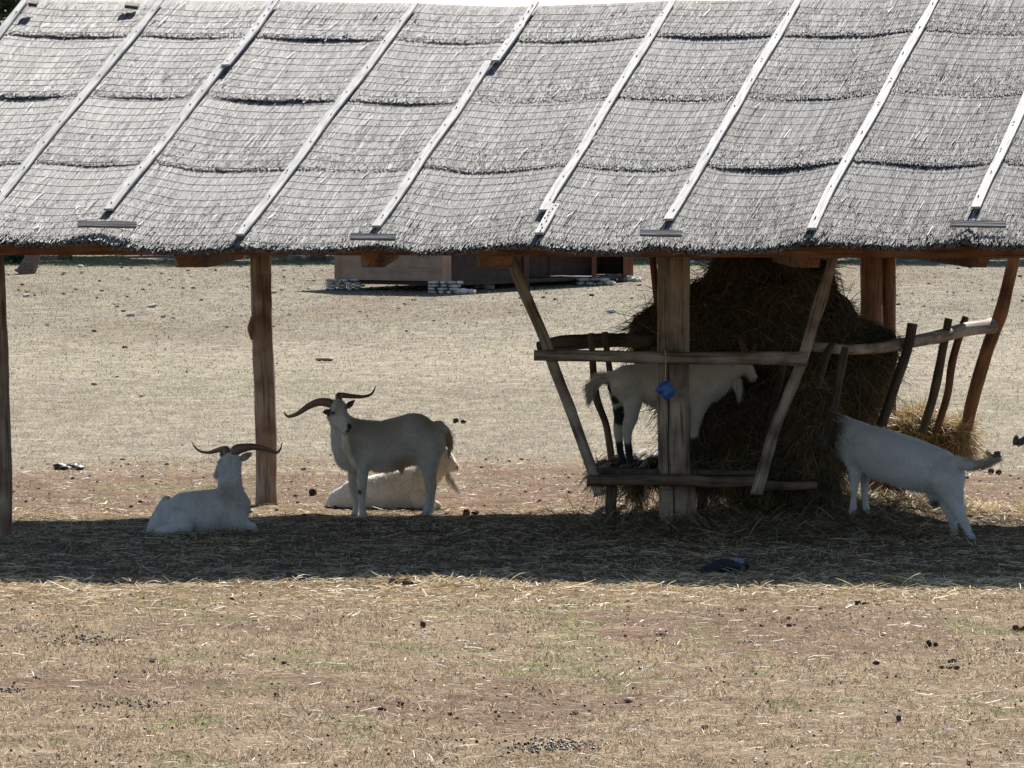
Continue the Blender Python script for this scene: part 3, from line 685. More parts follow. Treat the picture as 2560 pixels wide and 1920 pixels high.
poles('upright_pole', zz(ZF, [(1690, 20), (1668, 80), (1600, 330), (1555, 480), (1500, 650), (1440, 840), (1390, 1000), (1290, 1250), (1190, 1500)], 36.0) + [(1892, 1236, 35.78)], [13, 13, 14, 17, 14, 14, 14, 14, 14, 15], M_pole, 3, .12)
poles('lower_rail', zz(Z2, [(430, 1248), (600, 1245), (900, 1243), (1120, 1255), (1330, 1248)], 35.88), [15, 14, 14, 15, 13], M_darkpole, 4, .1, n=14, col=(1.5, 1.45, 1.4))
poles('lower_rail', zz(Z2, [(1345, 1270), (1450, 1275), (1620, 1272)], 35.92, 36.1), [13, 12, 10], M_darkpole, 5, .12, col=(1.6, 1.6, 1.5))
poles('floor_beam', zz(Z2, [(495, 1202), (900, 1204), (1310, 1208)], 36.15), [9, 9, 9], M_darkpole, 6)
for k in range(13):       # floor slats running back
    xa = 1500 + k * 47; a = P(xa, 1180, 36.1 if k < 6 else 36.9); b_ = np.array([a[0] + .28, 39.2, .43])
    a[2] = .43
    mb = MB(); mb.tube([a, (a + b_) / 2 + [0, 0, .01], b_], .03, 8, .1, seed=k + 30, sub=4); mb.build('floor_slat', M_darkpole, feed, True)
for k, (x0, y0, y1, r, d) in enumerate([(1527, 1215, 1326, 14, 36.1), (1934, 1225, 1302, 15, 37.1), (1755, 1220, 1290, 13, 37.4), (2250, 1150, 1246, 13, 38.9)]):
    poles('leg', [(x0 + 2, y0, d), (x0, (y0 + y1) / 2, d), (x0 + 1, y1 + 4, d)], [r, r, r * 1.05], M_darkpole, 40 + k, .08)
# rear left side
poles('rail', [(1345, 868, 37.9), (1400, 858, 37.85), (1500, 852, 37.8), (1640, 850, 37.7)], [14, 19, 19, 17], M_darkpole, 9, .1)
poles('slat', zz(Z2, [(452, 482), (462, 680), (480, 820), (530, 960), (560, 1150)], 37.5), [8, 9, 9.5, 9, 9], M_darkpole, 10, .15, col=(1.5, 1.4, 1.3))
poles('slat', zz(Z2, [(522, 476), (532, 560), (548, 680)], 37.6), [8, 8, 8], M_darkpole, 11, .15)
poles('upright_pole', zz(ZF, [(205, 40), (225, 140), (262, 480), (290, 800)], 38.3), [10, 10, 9, 9], M_redwood, 14)
# right side going back
poles('rail', [(*Z3(300, 385), 36.2), (*Z3(560, 400), 36.9), (*Z3(800, 372), 37.5), (*Z3(1000, 330), 38.0), (*Z3(1180, 285), 38.4), (*Z3(1335, 265), 38.7)], [12, 13, 15, 17, 19, 20], M_pole, 15, .14)
poles('slat', zz(Z3, [(880, 250), (850, 400), (780, 600), (700, 840)], 37.45), [12, 12, 12, 12], M_darkpole, 16)
poles('slat', zz(Z3, [(1088, 222), (1050, 420), (1000, 660), (935, 880)], 38.15), [10, 11.5, 11.5, 11], M_darkpole, 17)
poles('slat', zz(Z3, [(1185, 210), (1110, 460), (1080, 660), (1015, 880)], 38.5), [9, 10, 9.5, 9], M_orange, 18, col=(.7, .7, .7))
poles('upright_pole', zz(Z3, [(1475, -180), (1434, 0), (1388, 190), (1300, 430), (1215, 730), (1183, 920)], 38.85), [15, 16, 17.5, 17, 17, 14], M_orange, 19, .08, 'orange brown crooked pole catching the sun at the right end')
poles('slat', zz(Z3, [(492, 385), (470, 500), (400, 860), (370, 960)], 36.0), [10, 10, 10, 10], M_darkpole, 20, col=(.7, .7, .7))
poles('slat', zz(Z3, [(420, 360), (370, 480), (230, 1000)], 36.3), [9, 9, 9], M_darkpole, 21, col=(.7, .7, .7))
poles('slat', zz(Z3, [(170, 370), (130, 520), (20, 1000)], 36.6), [9, 9, 9], M_darkpole, 22, col=(.7, .7, .7))

# ---------------------------------------------------------------- signed distance modelling
def seg_sd(p, a, b, ra, rb, w):
    """distance to a tapered capsule whose cross-section is scaled by w along depth (Y)"""
    q = p.copy(); mid = (a[1] + b[1]) / 2
    q[..., 1] = (q[..., 1] - mid) / w + mid
    a2, b2 = a.copy(), b.copy(); a2[1] = (a[1] - mid) / w + mid; b2[1] = (b[1] - mid) / w + mid
    pa = q - a2; ba = b2 - a2; l2 = max(ba @ ba, 1e-9)
    h = np.clip((pa @ ba) / l2, 0, 1)
    return (np.linalg.norm(pa - h[..., None] * ba, axis=-1) - (ra + (rb - ra) * h)) * min(1, w ** .5)
def smin(a, b, k):
    h = np.clip(.5 + .5 * (b - a) / k, 0, 1); return b * (1 - h) + a * h - k * h * (1 - h)
def nets(f, o, vs):
    """naive surface nets"""
    s = f < 0; nx_, ny_, nz_ = f.shape
    cnt = np.zeros((nx_ - 1, ny_ - 1, nz_ - 1)); acc = np.zeros((nx_ - 1, ny_ - 1, nz_ - 1, 3))
    cor = [(i, j, k) for i in (0, 1) for j in (0, 1) for k in (0, 1)]
    def sl(a, c): return a[c[0]:nx_ - 1 + c[0], c[1]:ny_ - 1 + c[1], c[2]:nz_ - 1 + c[2]]
    for a in cor:
        for b_ in cor:
            if sum(b_) - sum(a) == 1 and all(y >= x for x, y in zip(a, b_)):
                fa, fb = sl(f, a), sl(f, b_); mk = (fa < 0) != (fb < 0)
                t = np.where(mk, fa / np.where(mk, fa - fb, 1), 0)
                for ax in range(3): acc[..., ax] += mk * (a[ax] + t * (b_[ax] - a[ax]))
                cnt += mk
    act = cnt > 0; ids = -np.ones(act.shape, int); ids[act] = np.arange(act.sum())
    g = np.stack(np.nonzero(act), -1) + acc[act] / cnt[act][:, None]
    V = o + g * vs; Fq_ = []
    for ax in range(3):
        sA = [slice(1, -1)] * 3; sA[ax] = slice(0, -1); sB = list(sA); sB[ax] = slice(1, None)
        a_, b_ = s[tuple(sA)], s[tuple(sB)]
        ii = np.nonzero(a_ != b_); neg = a_[ii]
        base = [x + 1 for x in ii]; base[ax] = ii[ax]
        u1, u2 = (ax + 1) % 3, (ax + 2) % 3
        def at(d1, d2):
            q = [x.copy() for x in base]; q[u1] = q[u1] - d1; q[u2] = q[u2] - d2; return ids[q[0], q[1], q[2]]
        quad = np.stack([at(1, 1), at(0, 1), at(0, 0), at(1, 0)], -1)
        quad[~neg] = quad[~neg][:, ::-1]; Fq_.append(quad)
    Fq_ = np.concatenate(Fq_); Fq_ = Fq_[(Fq_ >= 0).all(1)]
    return V, Fq_
def sdf_mesh(chains, vs, k=.02, noise=None, pad=.05, relax=2):
    """chains: list of (points (n,3), radii, w, k)"""
    allp = np.concatenate([c[0] for c in chains]); rm = max(max(c[1]) for c in chains)
    lo = np.min([np.min(c[0] - np.array(c[1])[:, None] * np.array([1, max(1, c[2]), 1]), 0) for c in chains], 0) - pad
    hi = np.max([np.max(c[0] + np.array(c[1])[:, None] * np.array([1, max(1, c[2]), 1]), 0) for c in chains], 0) + pad
    n3 = np.ceil((hi - lo) / vs).astype(int) + 1
    ax = [lo[i] + np.arange(n3[i]) * vs for i in range(3)]
    p = np.stack(np.meshgrid(*ax, indexing='ij'), -1); f = np.full(p.shape[:3], 9.)
    for pts, rad, w_, kk_ in chains:
        d = np.full(p.shape[:3], 9.)
        prs = range(len(pts) - 1) if len(pts) > 1 else [0]
        for i in prs:
            j = min(i + 1, len(pts) - 1); r_ = max(rad[i], rad[j]) * max(1, w_) + .12
            l2 = np.minimum(pts[i], pts[j]) - r_; h2 = np.maximum(pts[i], pts[j]) + r_
            s_ = tuple(slice(max(0, int((l2[q] - lo[q]) / vs)), min(n3[q], int((h2[q] - lo[q]) / vs) + 2)) for q in range(3))
            dd = seg_sd(p[s_], pts[i], pts[j], rad[i], rad[j], w_); d[s_] = np.minimum(d[s_], dd)
        f = smin(f, d, kk_ or k)
    if noise is not None: f = f + noise(p)
    V, Q = nets(f, lo, vs)
    for _ in range(relax):          # light smoothing
        acc = np.zeros_like(V); cn = np.zeros(len(V))
        for a, b_ in ((0, 1), (1, 2), (2, 3), (3, 0)):
            np.add.at(acc, Q[:, a], V[Q[:, b_]]); np.add.at(acc, Q[:, b_], V[Q[:, a]])
            np.add.at(cn, Q[:, a], 1); np.add.at(cn, Q[:, b_], 1)
        V = V * .4 + .6 * acc / np.maximum(cn, 1)[:, None]
    return V, Q

# ---------------------------------------------------------------- hay in the feeder
def hay_strands(c, V, Q, n, L, W, pal, droop=.4):
    """strands standing out of a surface"""
    fi = rng.integers(0, len(Q), n); q = V[Q[fi]]
    p = q.mean(1) + (rng.random((n, 3)) - .5) * .03
    nm = np.cross(q[:, 2] - q[:, 0], q[:, 3] - q[:, 1]); nm /= np.linalg.norm(nm, axis=1)[:, None] + 1e-9
    d = nm * (.15 + .5 * rng.random((n, 1)) ** 2) + rng.normal(0, 1, (n, 3)) * .55; d[:, 2] -= droop
    d /= np.linalg.norm(d, axis=1)[:, None]
    s = np.cross(d, rng.normal(0, 1, (n, 3))); s /= np.linalg.norm(s, axis=1)[:, None]
    ln = L[0] + rng.random(n) ** 2 * (L[1] - L[0]); wd = W * (.6 + .8 * rng.random(n)); side = np.cross(d, s) * ((rng.random(n) - .5) * .9)[:, None]
    out = []
    for t in (0, .33, .67, 1):
        q_ = p + d * (ln * t)[:, None] + side * (ln * t * t)[:, None]; q_[:, 2] -= .25 * ln * t * t * droop
        w2 = wd * (1 if t < 1 else .4); out += [q_ - s * w2[:, None] / 2, q_ + s * w2[:, None] / 2]
    VV = np.stack(out, 1).reshape(-1, 3); f = np.array([[0, 1, 3, 2], [2, 3, 5, 4], [4, 5, 7, 6]])
    return VV, (np.arange(n)[:, None, None] * 8 + f[None]).reshape(-1, 4), np.repeat(pick(pal, n), 8, 0)
def hayblob(name, chains, vs, nstr, L, W, pal, core, label, cat, droop=.4, amp=.05, mat=None):
    nz = lambda p: amp * (vn(p[..., 0] * 6 + p[..., 1] * 3, p[..., 2] * 6 + p[..., 1] * 4, 3) - .5) * 2 + amp * .6 * (vn(p[..., 0] * 17, p[..., 2] * 17 + p[..., 1] * 9, 4) - .5)
    V, Q = sdf_mesh(chains, vs, .08, nz, pad=.15)
    VS, QS, CS = hay_strands(None, V, Q, nstr, L, W, pal, droop)
    cc = np.tile(core, (len(V), 1))
    o = mesh(name, np.vstack([V, VS]), [np.vstack([Q, QS + len(V)])], [M_hay_core, mat or M_hay], None, np.vstack([cc, CS]),
             mi=np.concatenate([np.zeros(len(Q)), np.ones(len(QS))]), loc=V.min(0) * [0, 0, 1] + V.mean(0) * [1, 1, 0])
    return tag(o, label, cat)
def ch(pts, w=1, k=0):
    """pts (photo x, photo y, depth, radius px)"""
    return (np.array([P(x, y, d) for x, y, d, r in pts]), [r * d / F for x, y, d, r in pts], w, k)
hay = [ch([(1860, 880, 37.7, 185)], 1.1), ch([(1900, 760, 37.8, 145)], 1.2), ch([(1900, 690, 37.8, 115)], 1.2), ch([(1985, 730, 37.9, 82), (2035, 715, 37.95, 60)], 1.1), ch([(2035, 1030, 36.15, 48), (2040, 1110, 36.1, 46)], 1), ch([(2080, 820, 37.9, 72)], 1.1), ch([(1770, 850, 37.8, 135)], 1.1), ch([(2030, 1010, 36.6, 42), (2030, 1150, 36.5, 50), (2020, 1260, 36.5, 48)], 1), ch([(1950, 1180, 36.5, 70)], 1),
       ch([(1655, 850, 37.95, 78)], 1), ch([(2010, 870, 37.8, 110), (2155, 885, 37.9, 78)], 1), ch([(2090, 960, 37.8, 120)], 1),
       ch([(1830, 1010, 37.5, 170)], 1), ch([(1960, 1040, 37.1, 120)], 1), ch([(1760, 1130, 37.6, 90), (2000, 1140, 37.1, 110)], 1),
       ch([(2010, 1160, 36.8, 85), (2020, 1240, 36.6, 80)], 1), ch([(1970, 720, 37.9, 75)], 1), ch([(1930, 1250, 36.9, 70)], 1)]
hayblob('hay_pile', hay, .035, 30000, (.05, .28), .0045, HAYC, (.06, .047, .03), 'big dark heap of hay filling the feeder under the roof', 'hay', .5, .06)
st = [ch([(2270, 1075, 38.9, 40), (2400, 1090, 38.95, 38)], 1.6), ch([(2300, 1050, 39.1, 30), (2250, 1055, 39.1, 26)], 1.6), ch([(2385, 1115, 38.8, 32)], 1.3)]
hayblob('straw_heap', st, .025, 7000, (.05, .22), .0045, [(.40, .29, .14), (.50, .38, .20), (.25, .18, .09)], (.20, .14, .065),
        'golden straw heap lit by the sun at the right end of the feeder floor', 'straw', .5, .03, M_straw)
st = [ch([(1490, 1182, 36.5, 14), (1640, 1190, 36.6, 16)], 2.5), ch([(1750, 1180, 36.8, 22), (1900, 1180, 36.7, 30)], 2.0), ch([(1590, 1225, 36.4, 18)], 1.5), ch([(1500, 1165, 37.2, 16), (1650, 1160, 37.3, 18)], 3)]
hayblob('floor_hay', st, .025, 5000, (.05, .22), .0045, [(.26, .20, .11), (.18, .14, .08), (.34, .26, .14)], (.08, .06, .035),
        'thin matted hay hanging over the feeder floor under the goat', 'hay', .9, .02)

# ---------------------------------------------------------------- goats
def goat(T, k, d0, chains, horns, ears, patches, base, label, extra=(), vs=.0105, group='white goats resting and feeding at the shelter', hoofcol=None):
    """T: zoom origin, k: photo px per zoom px; chains [(w, blend, [(x,y,r,dz)...])]"""
    def Q(x, y, dz=0): return P(T[0] + x * k, T[1] + y * k, d0 + dz)
    sc = k * d0 / F
    cs = [(np.array([Q(x, y, dz) for x, y, r, dz in pts]), [r * sc for x, y, r, dz in pts], w_, kb) for w_, kb, pts in chains]
    V, Qd = sdf_mesh(cs, vs, .03, lambda p: .006 * (vn(p[..., 0] * 14 + p[..., 1] * 9, p[..., 2] * 14, 8) - .5))
    lo = V.min(0); root = empty('goat', ((V[:, 0].min() + V[:, 0].max()) / 2, d0, lo[2]))
    tag(root, label, 'goat', group)
    # colours
    col = np.tile(np.array(base, float), (len(V), 1))
    n_ = fbm(V[:, 0] * 9 + V[:, 1] * 5, V[:, 2] * 9, 71, 3)[:, None]; col *= (.80 + .36 * n_) * np.array([1, .995, .985]) ** (4 * (1 - n_))
    for (x, y, r, dz, c, soft) in patches:
        c0 = Q(x, y, dz); dd = np.linalg.norm((V - c0) * np.array([1, .75, 1]), axis=1) + (fbm(V[:, 0] * 30, V[:, 2] * 30, 5, 2) - .5) * .02
        t = (1 - sst(r * sc * (1 - soft), r * sc, dd))[:, None]; col = col * (1 - t) + np.array(c) * t
    body = mesh('body', V, [Qd], M_fur, root, col, smooth=True)
    # short coat
    nm = np.zeros_like(V); fn = np.cross(V[Qd[:, 2]] - V[Qd[:, 0]], V[Qd[:, 3]] - V[Qd[:, 1]])
    for a in range(4): np.add.at(nm, Qd[:, a], fn)
    nm /= np.linalg.norm(nm, axis=1)[:, None] + 1e-12
    n = 14000; vi = rng.integers(0, len(V), n); dn = nm[vi] * .45 + rng.normal(0, .2, (n, 3)) + np.array([0, 0, -.75]); dn /= np.linalg.norm(dn, axis=1)[:, None]
    p0 = V[vi] + (rng.random((n, 3)) - .5) * vs; L = .012 + .018 * rng.random(n); s_ = np.cross(dn, nm[vi]); s_ /= np.linalg.norm(s_, axis=1)[:, None] + 1e-9
    p0 = p0 - nm[vi] * .002
    VV = np.stack([p0 - s_ * .0022, p0 + s_ * .0022, p0 + dn * L[:, None]], 1).reshape(-1, 3)
    mesh('coat_hair', VV, [np.arange(3 * n).reshape(-1, 3)], M_fur, root, np.repeat(col[vi] * (.95 + .1 * rng.random((n, 1))), 3, 0))
    for hn in horns:
        mb = MB(); pts = np.array([Q(x, y, dz) for x, y, r, dz in hn]); rr = [r * sc for x, y, r, dz in hn]
        mb.tube(pts, rr, 12, .05, (.17, .10, .07), seed=1, sub=10, flat=0, rib=.35); mb.build('horn', M_horn, root, True)
    for ev in ears:
        (x0, y0, z0), (x1, y1, z1), wd, ec = ev[:4]; a, b_ = Q(x0, y0, z0), Q(x1, y1, z1); L_ = np.linalg.norm(b_ - a)
        dr = (b_ - a) / L_; sdv = np.cross(dr, np.array([0, 1., 0])); sdv /= np.linalg.norm(sdv); nmv = np.cross(sdv, dr); W2 = wd * sc
        vv = []; prof = [.45, .85, 1, .9, .6, .08]
        for i_, t in enumerate(np.linspace(0, 1, 6)):
            for s2 in np.linspace(-1, 1, 7): vv.append(a + dr * L_ * t + sdv * s2 * W2 * prof[i_] + nmv * (s2 * s2 - .6) * W2 * .45 * prof[i_])
        vv = np.array(vv); ii = np.arange(42).reshape(6, 7); q4 = np.stack([ii[:-1, :-1], ii[:-1, 1:], ii[1:, 1:], ii[1:, :-1]], -1).reshape(-1, 4)
        mb = MB(); mb.add(vv, q4, None, None, ec); mb.add(vv + nmv * .006, q4[:, ::-1], None, None, base); eo = mb.build('ear', M_fur, root, True)
        if len(ev) > 4:
            c_ = a + dr * L_ * .45 + nmv * -.012; mt = MB(); mt.box(c_ + dr * .01, c_ + dr * .036, .02, .005, nmv, seg=1, col=(.45, .03, .04)); t_ = mt.build('ear_tag', M_plastic, eo); t_['label'] = 'red tag'
    for kind, x, y, r, dz in extra:
        c_ = Q(x, y, dz); rr = r * sc; nu_, nv__ = 14, 9
        A, B = np.meshgrid(np.arange(nu_) / nu_ * 2 * math.pi, np.linspace(0.01, math.pi - .01, nv__))
        vv = np.stack([c_[0] + rr * np.cos(A) * np.sin(B), c_[1] + rr * .8 * np.sin(A) * np.sin(B), c_[2] + rr * .8 * np.cos(B)], -1).reshape(-1, 3)
        i_ = np.arange(nu_ * nv__).reshape(nv__, nu_); j_ = np.roll(i_, -1, 1)
        mb = MB(); mb.add(vv, np.stack([i_[:-1], i_[1:], j_[1:], j_[:-1]], -1).reshape(-1, 4), col=(.02, .015, .012)); mb.build(kind, M_eye, root, True)
    return root, Q, sc
def beard(root, Q, sc, pts, n=500, col=(.6, .55, .48), name='beard', wd=.003, Lr=(.05, .10)):
    c = np.array([Q(x, y, dz) for x, y, r, dz in pts]); r = np.array([q[2] for q in pts]) * sc
    t = rng.random(n) * (len(pts) - 1.001); i = t.astype(int); f = (t - i)[:, None]
    p = c[i] * (1 - f) + c[i + 1] * f; rr = r[i] * (1 - f[:, 0]) + r[i + 1] * f[:, 0]; d = c[i + 1] - c[i]; d /= np.linalg.norm(d, axis=1)[:, None]
    p = p + rng.normal(0, .5, (n, 3)) * rr[:, None]; d = d + rng.normal(0, .12, (n, 3)); L = (Lr[0] + (Lr[1] - Lr[0]) * rng.random(n))[:, None]
    s = np.cross(d, rng.normal(0, 1, (n, 3))); s /= np.linalg.norm(s, axis=1)[:, None]
    V = np.stack([p - s * wd, p + s * wd, p + d * L], 1).reshape(-1, 3)
    mesh(name, V, [np.arange(3 * n).reshape(-1, 3)], M_fur, root, np.repeat(np.array(col) * (.75 + .5 * rng.random((n, 1))), 3, 0))

WH = (.50, .53, .49); TAN = (.40, .335, .27); TB = (.31, .265, .22); BK = (.025, .022, .022)
kA = 500 / 2212; TA = (690, 940)
g, Q, sc = goat(TA, kA, 37.65, [
    (.78, .05, [(880, 745, 268, 0), (1200, 785, 288, 0), (1520, 690, 283, 0), (1680, 700, 205, 0)]),
    (.85, .05, [(820, 900, 155, -.02), (850, 800, 200, 0)]),
    (.8, .05, [(850, 690, 190, 0), (760, 600, 150, -.03), (680, 430, 108, -.06)]),
    (.9, .02, [(690, 350, 98, -.10), (700, 430, 84, -.13)]),
    (.8, .02, [(715, 420, 76, -.13), (768, 510, 50, -.21), (806, 565, 38, -.27)]),
    (.8, .02, [(640, 440, 78, -.10), (740, 575, 42, -.2), (790, 610, 26, -.24)]),
    (.8, .015, [(590, 398, 40, -.14)]), (.8, .012, [(640, 372, 34, -.185)]), (.8, .01, [(800, 612, 20, -.27), (745, 622, 22, -.22)]),
    (.8, .03, [(960, 900, 110, -.09), (960, 1050, 72, -.10), (957, 1160, 55, -.10), (948, 1285, 49, -.10), (955, 1400, 37, -.10), (958, 1490, 37, -.10), (966, 1535, 50, -.11)]),
    (.8, .03, [(860, 930, 90, .08), (850, 1060, 60, .08), (848, 1160, 50, .08), (868, 1290, 43, .08), (884, 1400, 35, .08), (882, 1490, 34, .08), (862, 1535, 42, .07)]),
    (.8, .05, [(1710, 760, 160, -.06), (1690, 940, 115, -.08), (1682, 1080, 66, -.09), (1697, 1190, 53, -.09), (1690, 1310, 42, -.09), (1688, 1420, 40, -.09), (1668, 1500, 46, -.09), (1640, 1530, 34, -.10)]),
    (.8, .05, [(1720, 940, 95, .08), (1722, 1080, 58, .09), (1735, 1200, 45, .09), (1722, 1330, 35, .09), (1728, 1440, 32, .09), (1722, 1490, 36, .09)]),
    (.9, .02, [(1800, 560, 70, 0), (1880, 610, 52, 0), (1912, 700, 42, 0), (1922, 800, 20, 0)]),
    (.9, .015, [(1390, 1040, 34, 0), (1385, 1085, 12, 0)]),
    ], [[(640, 320, 52, -.10), (560, 292, 52, -.10), (460, 293, 43, -.09), (350, 340, 34, -.07), (250, 410, 25, -.05), (165, 445, 19, -.04), (120, 440, 14, -.04), (86, 400, 6, -.04)],
        [(705, 280, 34, -.08), (690, 225, 36, -.05), (740, 215, 34, .0), (850, 225, 25, .05), (960, 228, 18, .08), (1040, 208, 15, .1), (1080, 165, 11, .1), (1100, 115, 5, .1)]],
    [((775, 350, -.07), (872, 268, -.02), 34, (.10, .08, .07)), ((590, 395, -.10), (520, 400, -.12), 30, (.05, .04, .035))],
    [(1300, 480, 330, 0, TB, .8), (1650, 520, 300, 0, TB, .8), (950, 560, 260, 0, TB, .8), (1200, 640, 380, 0, TB, .8), (900, 760, 200, -.1, (.37, .33, .28), .8), (700, 480, 120, -.2, (.50, .47, .42), .6), (1500, 800, 300, 0, (.36, .33, .30), .9), (900, 1400, 160, -.1, (.48, .47, .46), .5), (1690, 1400, 150, -.1, (.46, .45, .44), .5), (1915, 700, 110, 0, (.38, .22, .12), .5),
     (560, 400, 60, -.15, (.05, .04, .04), .4), (618, 410, 44, -.18, (.07, .06, .055), .6), (816, 556, 44, -.29, BK, .4), (790, 612, 18, -.27, (.05, .045, .04), .5), (775, 350, 40, -.12, (.15, .13, .12), .6), (800, 605, 22, -.29, (.06, .05, .05), .5), (925, 1290, 34, -.13, (.08, .07, .06), .5),
     (1390, 1000, 190, -.1, (.33, .25, .19), .8), (960, 1540, 24, -.15, (.15, .13, .12), .5), (700, 300, 60, -.16, (.38, .33, .27), .6)],
    (.47, .445, .41), 'standing goat with wide twisted horns and long beard, looking towards the right',
    [('eye', 640, 408, 13, -.185)], vs=.0095)
beard(g, Q, sc, [(768, 640, 24, -.22), (768, 720, 32, -.20), (795, 820, 22, -.18), (828, 900, 8, -.17)], 1500, (.85, .78, .64))
beard(g, Q, sc, [(1870, 600, 44, 0), (1915, 680, 42, 0), (1925, 780, 30, 0), (1915, 850, 10, 0)], 1300, (.50, .38, .27), 'tail_hair', .002, (.02, .055))

kB = 400 / 2212; TBz = (340, 1080)
g, Q, sc = goat(TBz, kB, 35.9, [
    (.75, .06, [(1260, 1030, 270, 0), (920, 1085, 280, 0), (690, 1105, 272, 0), (540, 1155, 238, 0)]),
    (.8, .05, [(440, 1230, 170, 0), (290, 1310, 115, -.02), (150, 1405, 26, -.05)]),
    (.8, .035, [(425, 940, 62, .10), (370, 1060, 90, .08), (290, 1200, 95, .04), (190, 1370, 50, 0)]),
    (.85, .05, [(1400, 1030, 185, .02), (1370, 1160, 160, 0)]),
    (.85, .04, [(1400, 1220, 110, -.05), (1530, 1270, 68, -.05), (1635, 1298, 40, -.05)]),
    (.9, .05, [(1330, 900, 185, .0), (1350, 760, 125, .02), (1345, 600, 112, .03), (1330, 440, 115, .04)]),
    (.9, .03, [(1320, 400, 125, .05), (1260, 440, 115, .10)]),
    (.85, .02, [(1250, 430, 108, .10), (1180, 520, 82, .18), (1115, 600, 45, .27)]),
    (.85, .03, [(1250, 560, 105, .08), (1230, 660, 100, .08), (1260, 770, 130, .04)]),
    (.8, .04, [(700, 1300, 100, -.12), (300, 1370, 52, -.14)]),
    ], [[(1330, 300, 62, .04), (1395, 245, 78, .04), (1490, 220, 64, .05), (1600, 205, 48, .08), (1700, 214, 40, .10), (1800, 240, 33, .13), (1900, 270, 26, .15), (1960, 280, 20, .16), (2000, 225, 13, .16), (2024, 140, 4, .16)],
        [(1255, 335, 46, .07), (1248, 255, 60, .10), (1190, 238, 42, .13), (1100, 260, 32, .18), (1000, 284, 21, .2), (890, 268, 17, .22), (820, 215, 13, .22), (770, 130, 4, .22)]],
    [((1430, 390, .05), (1610, 285, .06), 52, (.30, .27, .26), 'tag'), ((1230, 370, .08), (1165, 270, .12), 45, (.12, .10, .1))],
    [(1250, 860, 280, -.05, TB, .9), (1340, 560, 130, -.1, (.42, .38, .33), .7), (1110, 610, 36, .3, (.15, .13, .13), .5), (900, 900, 260, -.05, (.42, .38, .34), .9), (1300, 910, 60, -.2, (.25, .2, .19), .9)],
    (.50, .50, .50), 'goat lying with its back to the camera, horns spread in front of the reddish post',
    [('eye', 1128, 420, 14, .16)], vs=.0095)

g, Q, sc = goat(TA, kA, 38.62, [
    (.8, .06, [(1500, 1235, 235, 0), (1200, 1275, 205, 0), (870, 1320, 175, 0), (700, 1370, 115, 0)]),
    (.8, .05, [(720, 1380, 110, 0), (600, 1430, 60, -.03), (545, 1465, 25, -.05)]),
    (.8, .05, [(1560, 1180, 200, 0), (1740, 1060, 125, 0), (1820, 920, 95, 0)]),
    (.85, .02, [(1835, 850, 92, 0), (1900, 920, 78, 0)]),
    (.85, .02, [(1880, 920, 70, -.01), (1950, 980, 52, -.03), (1990, 1010, 36, -.04)]),
    (.8, .02, [(1860, 1000, 60, 0), (1950, 1030, 30, -.02)]),
    (.8, .04, [(1600, 1380, 95, -.12), (1780, 1430, 45, -.14)]),
    ], [[(1830, 780, 34, .0), (1760, 700, 34, .02), (1620, 670, 28, .06), (1450, 720, 18, .1), (1380, 690, 8, .1)],
        [(1870, 780, 34, .06), (1850, 690, 34, .12), (1760, 640, 26, .2), (1650, 600, 8, .25)]],
    [((1800, 870, -.06), (1700, 900, -.12), 32, (.45, .34, .27))],
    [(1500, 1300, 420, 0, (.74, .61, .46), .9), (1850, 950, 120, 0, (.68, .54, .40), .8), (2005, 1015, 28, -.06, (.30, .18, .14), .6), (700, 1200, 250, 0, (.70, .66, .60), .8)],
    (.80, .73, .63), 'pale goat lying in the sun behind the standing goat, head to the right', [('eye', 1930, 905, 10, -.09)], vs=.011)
beard(g, Q, sc, [(1890, 1060, 34, -.02), (1915, 1130, 32, -.02), (1955, 1190, 22, -.02), (1975, 1215, 8, -.02)], 700, (.72, .66, .56))

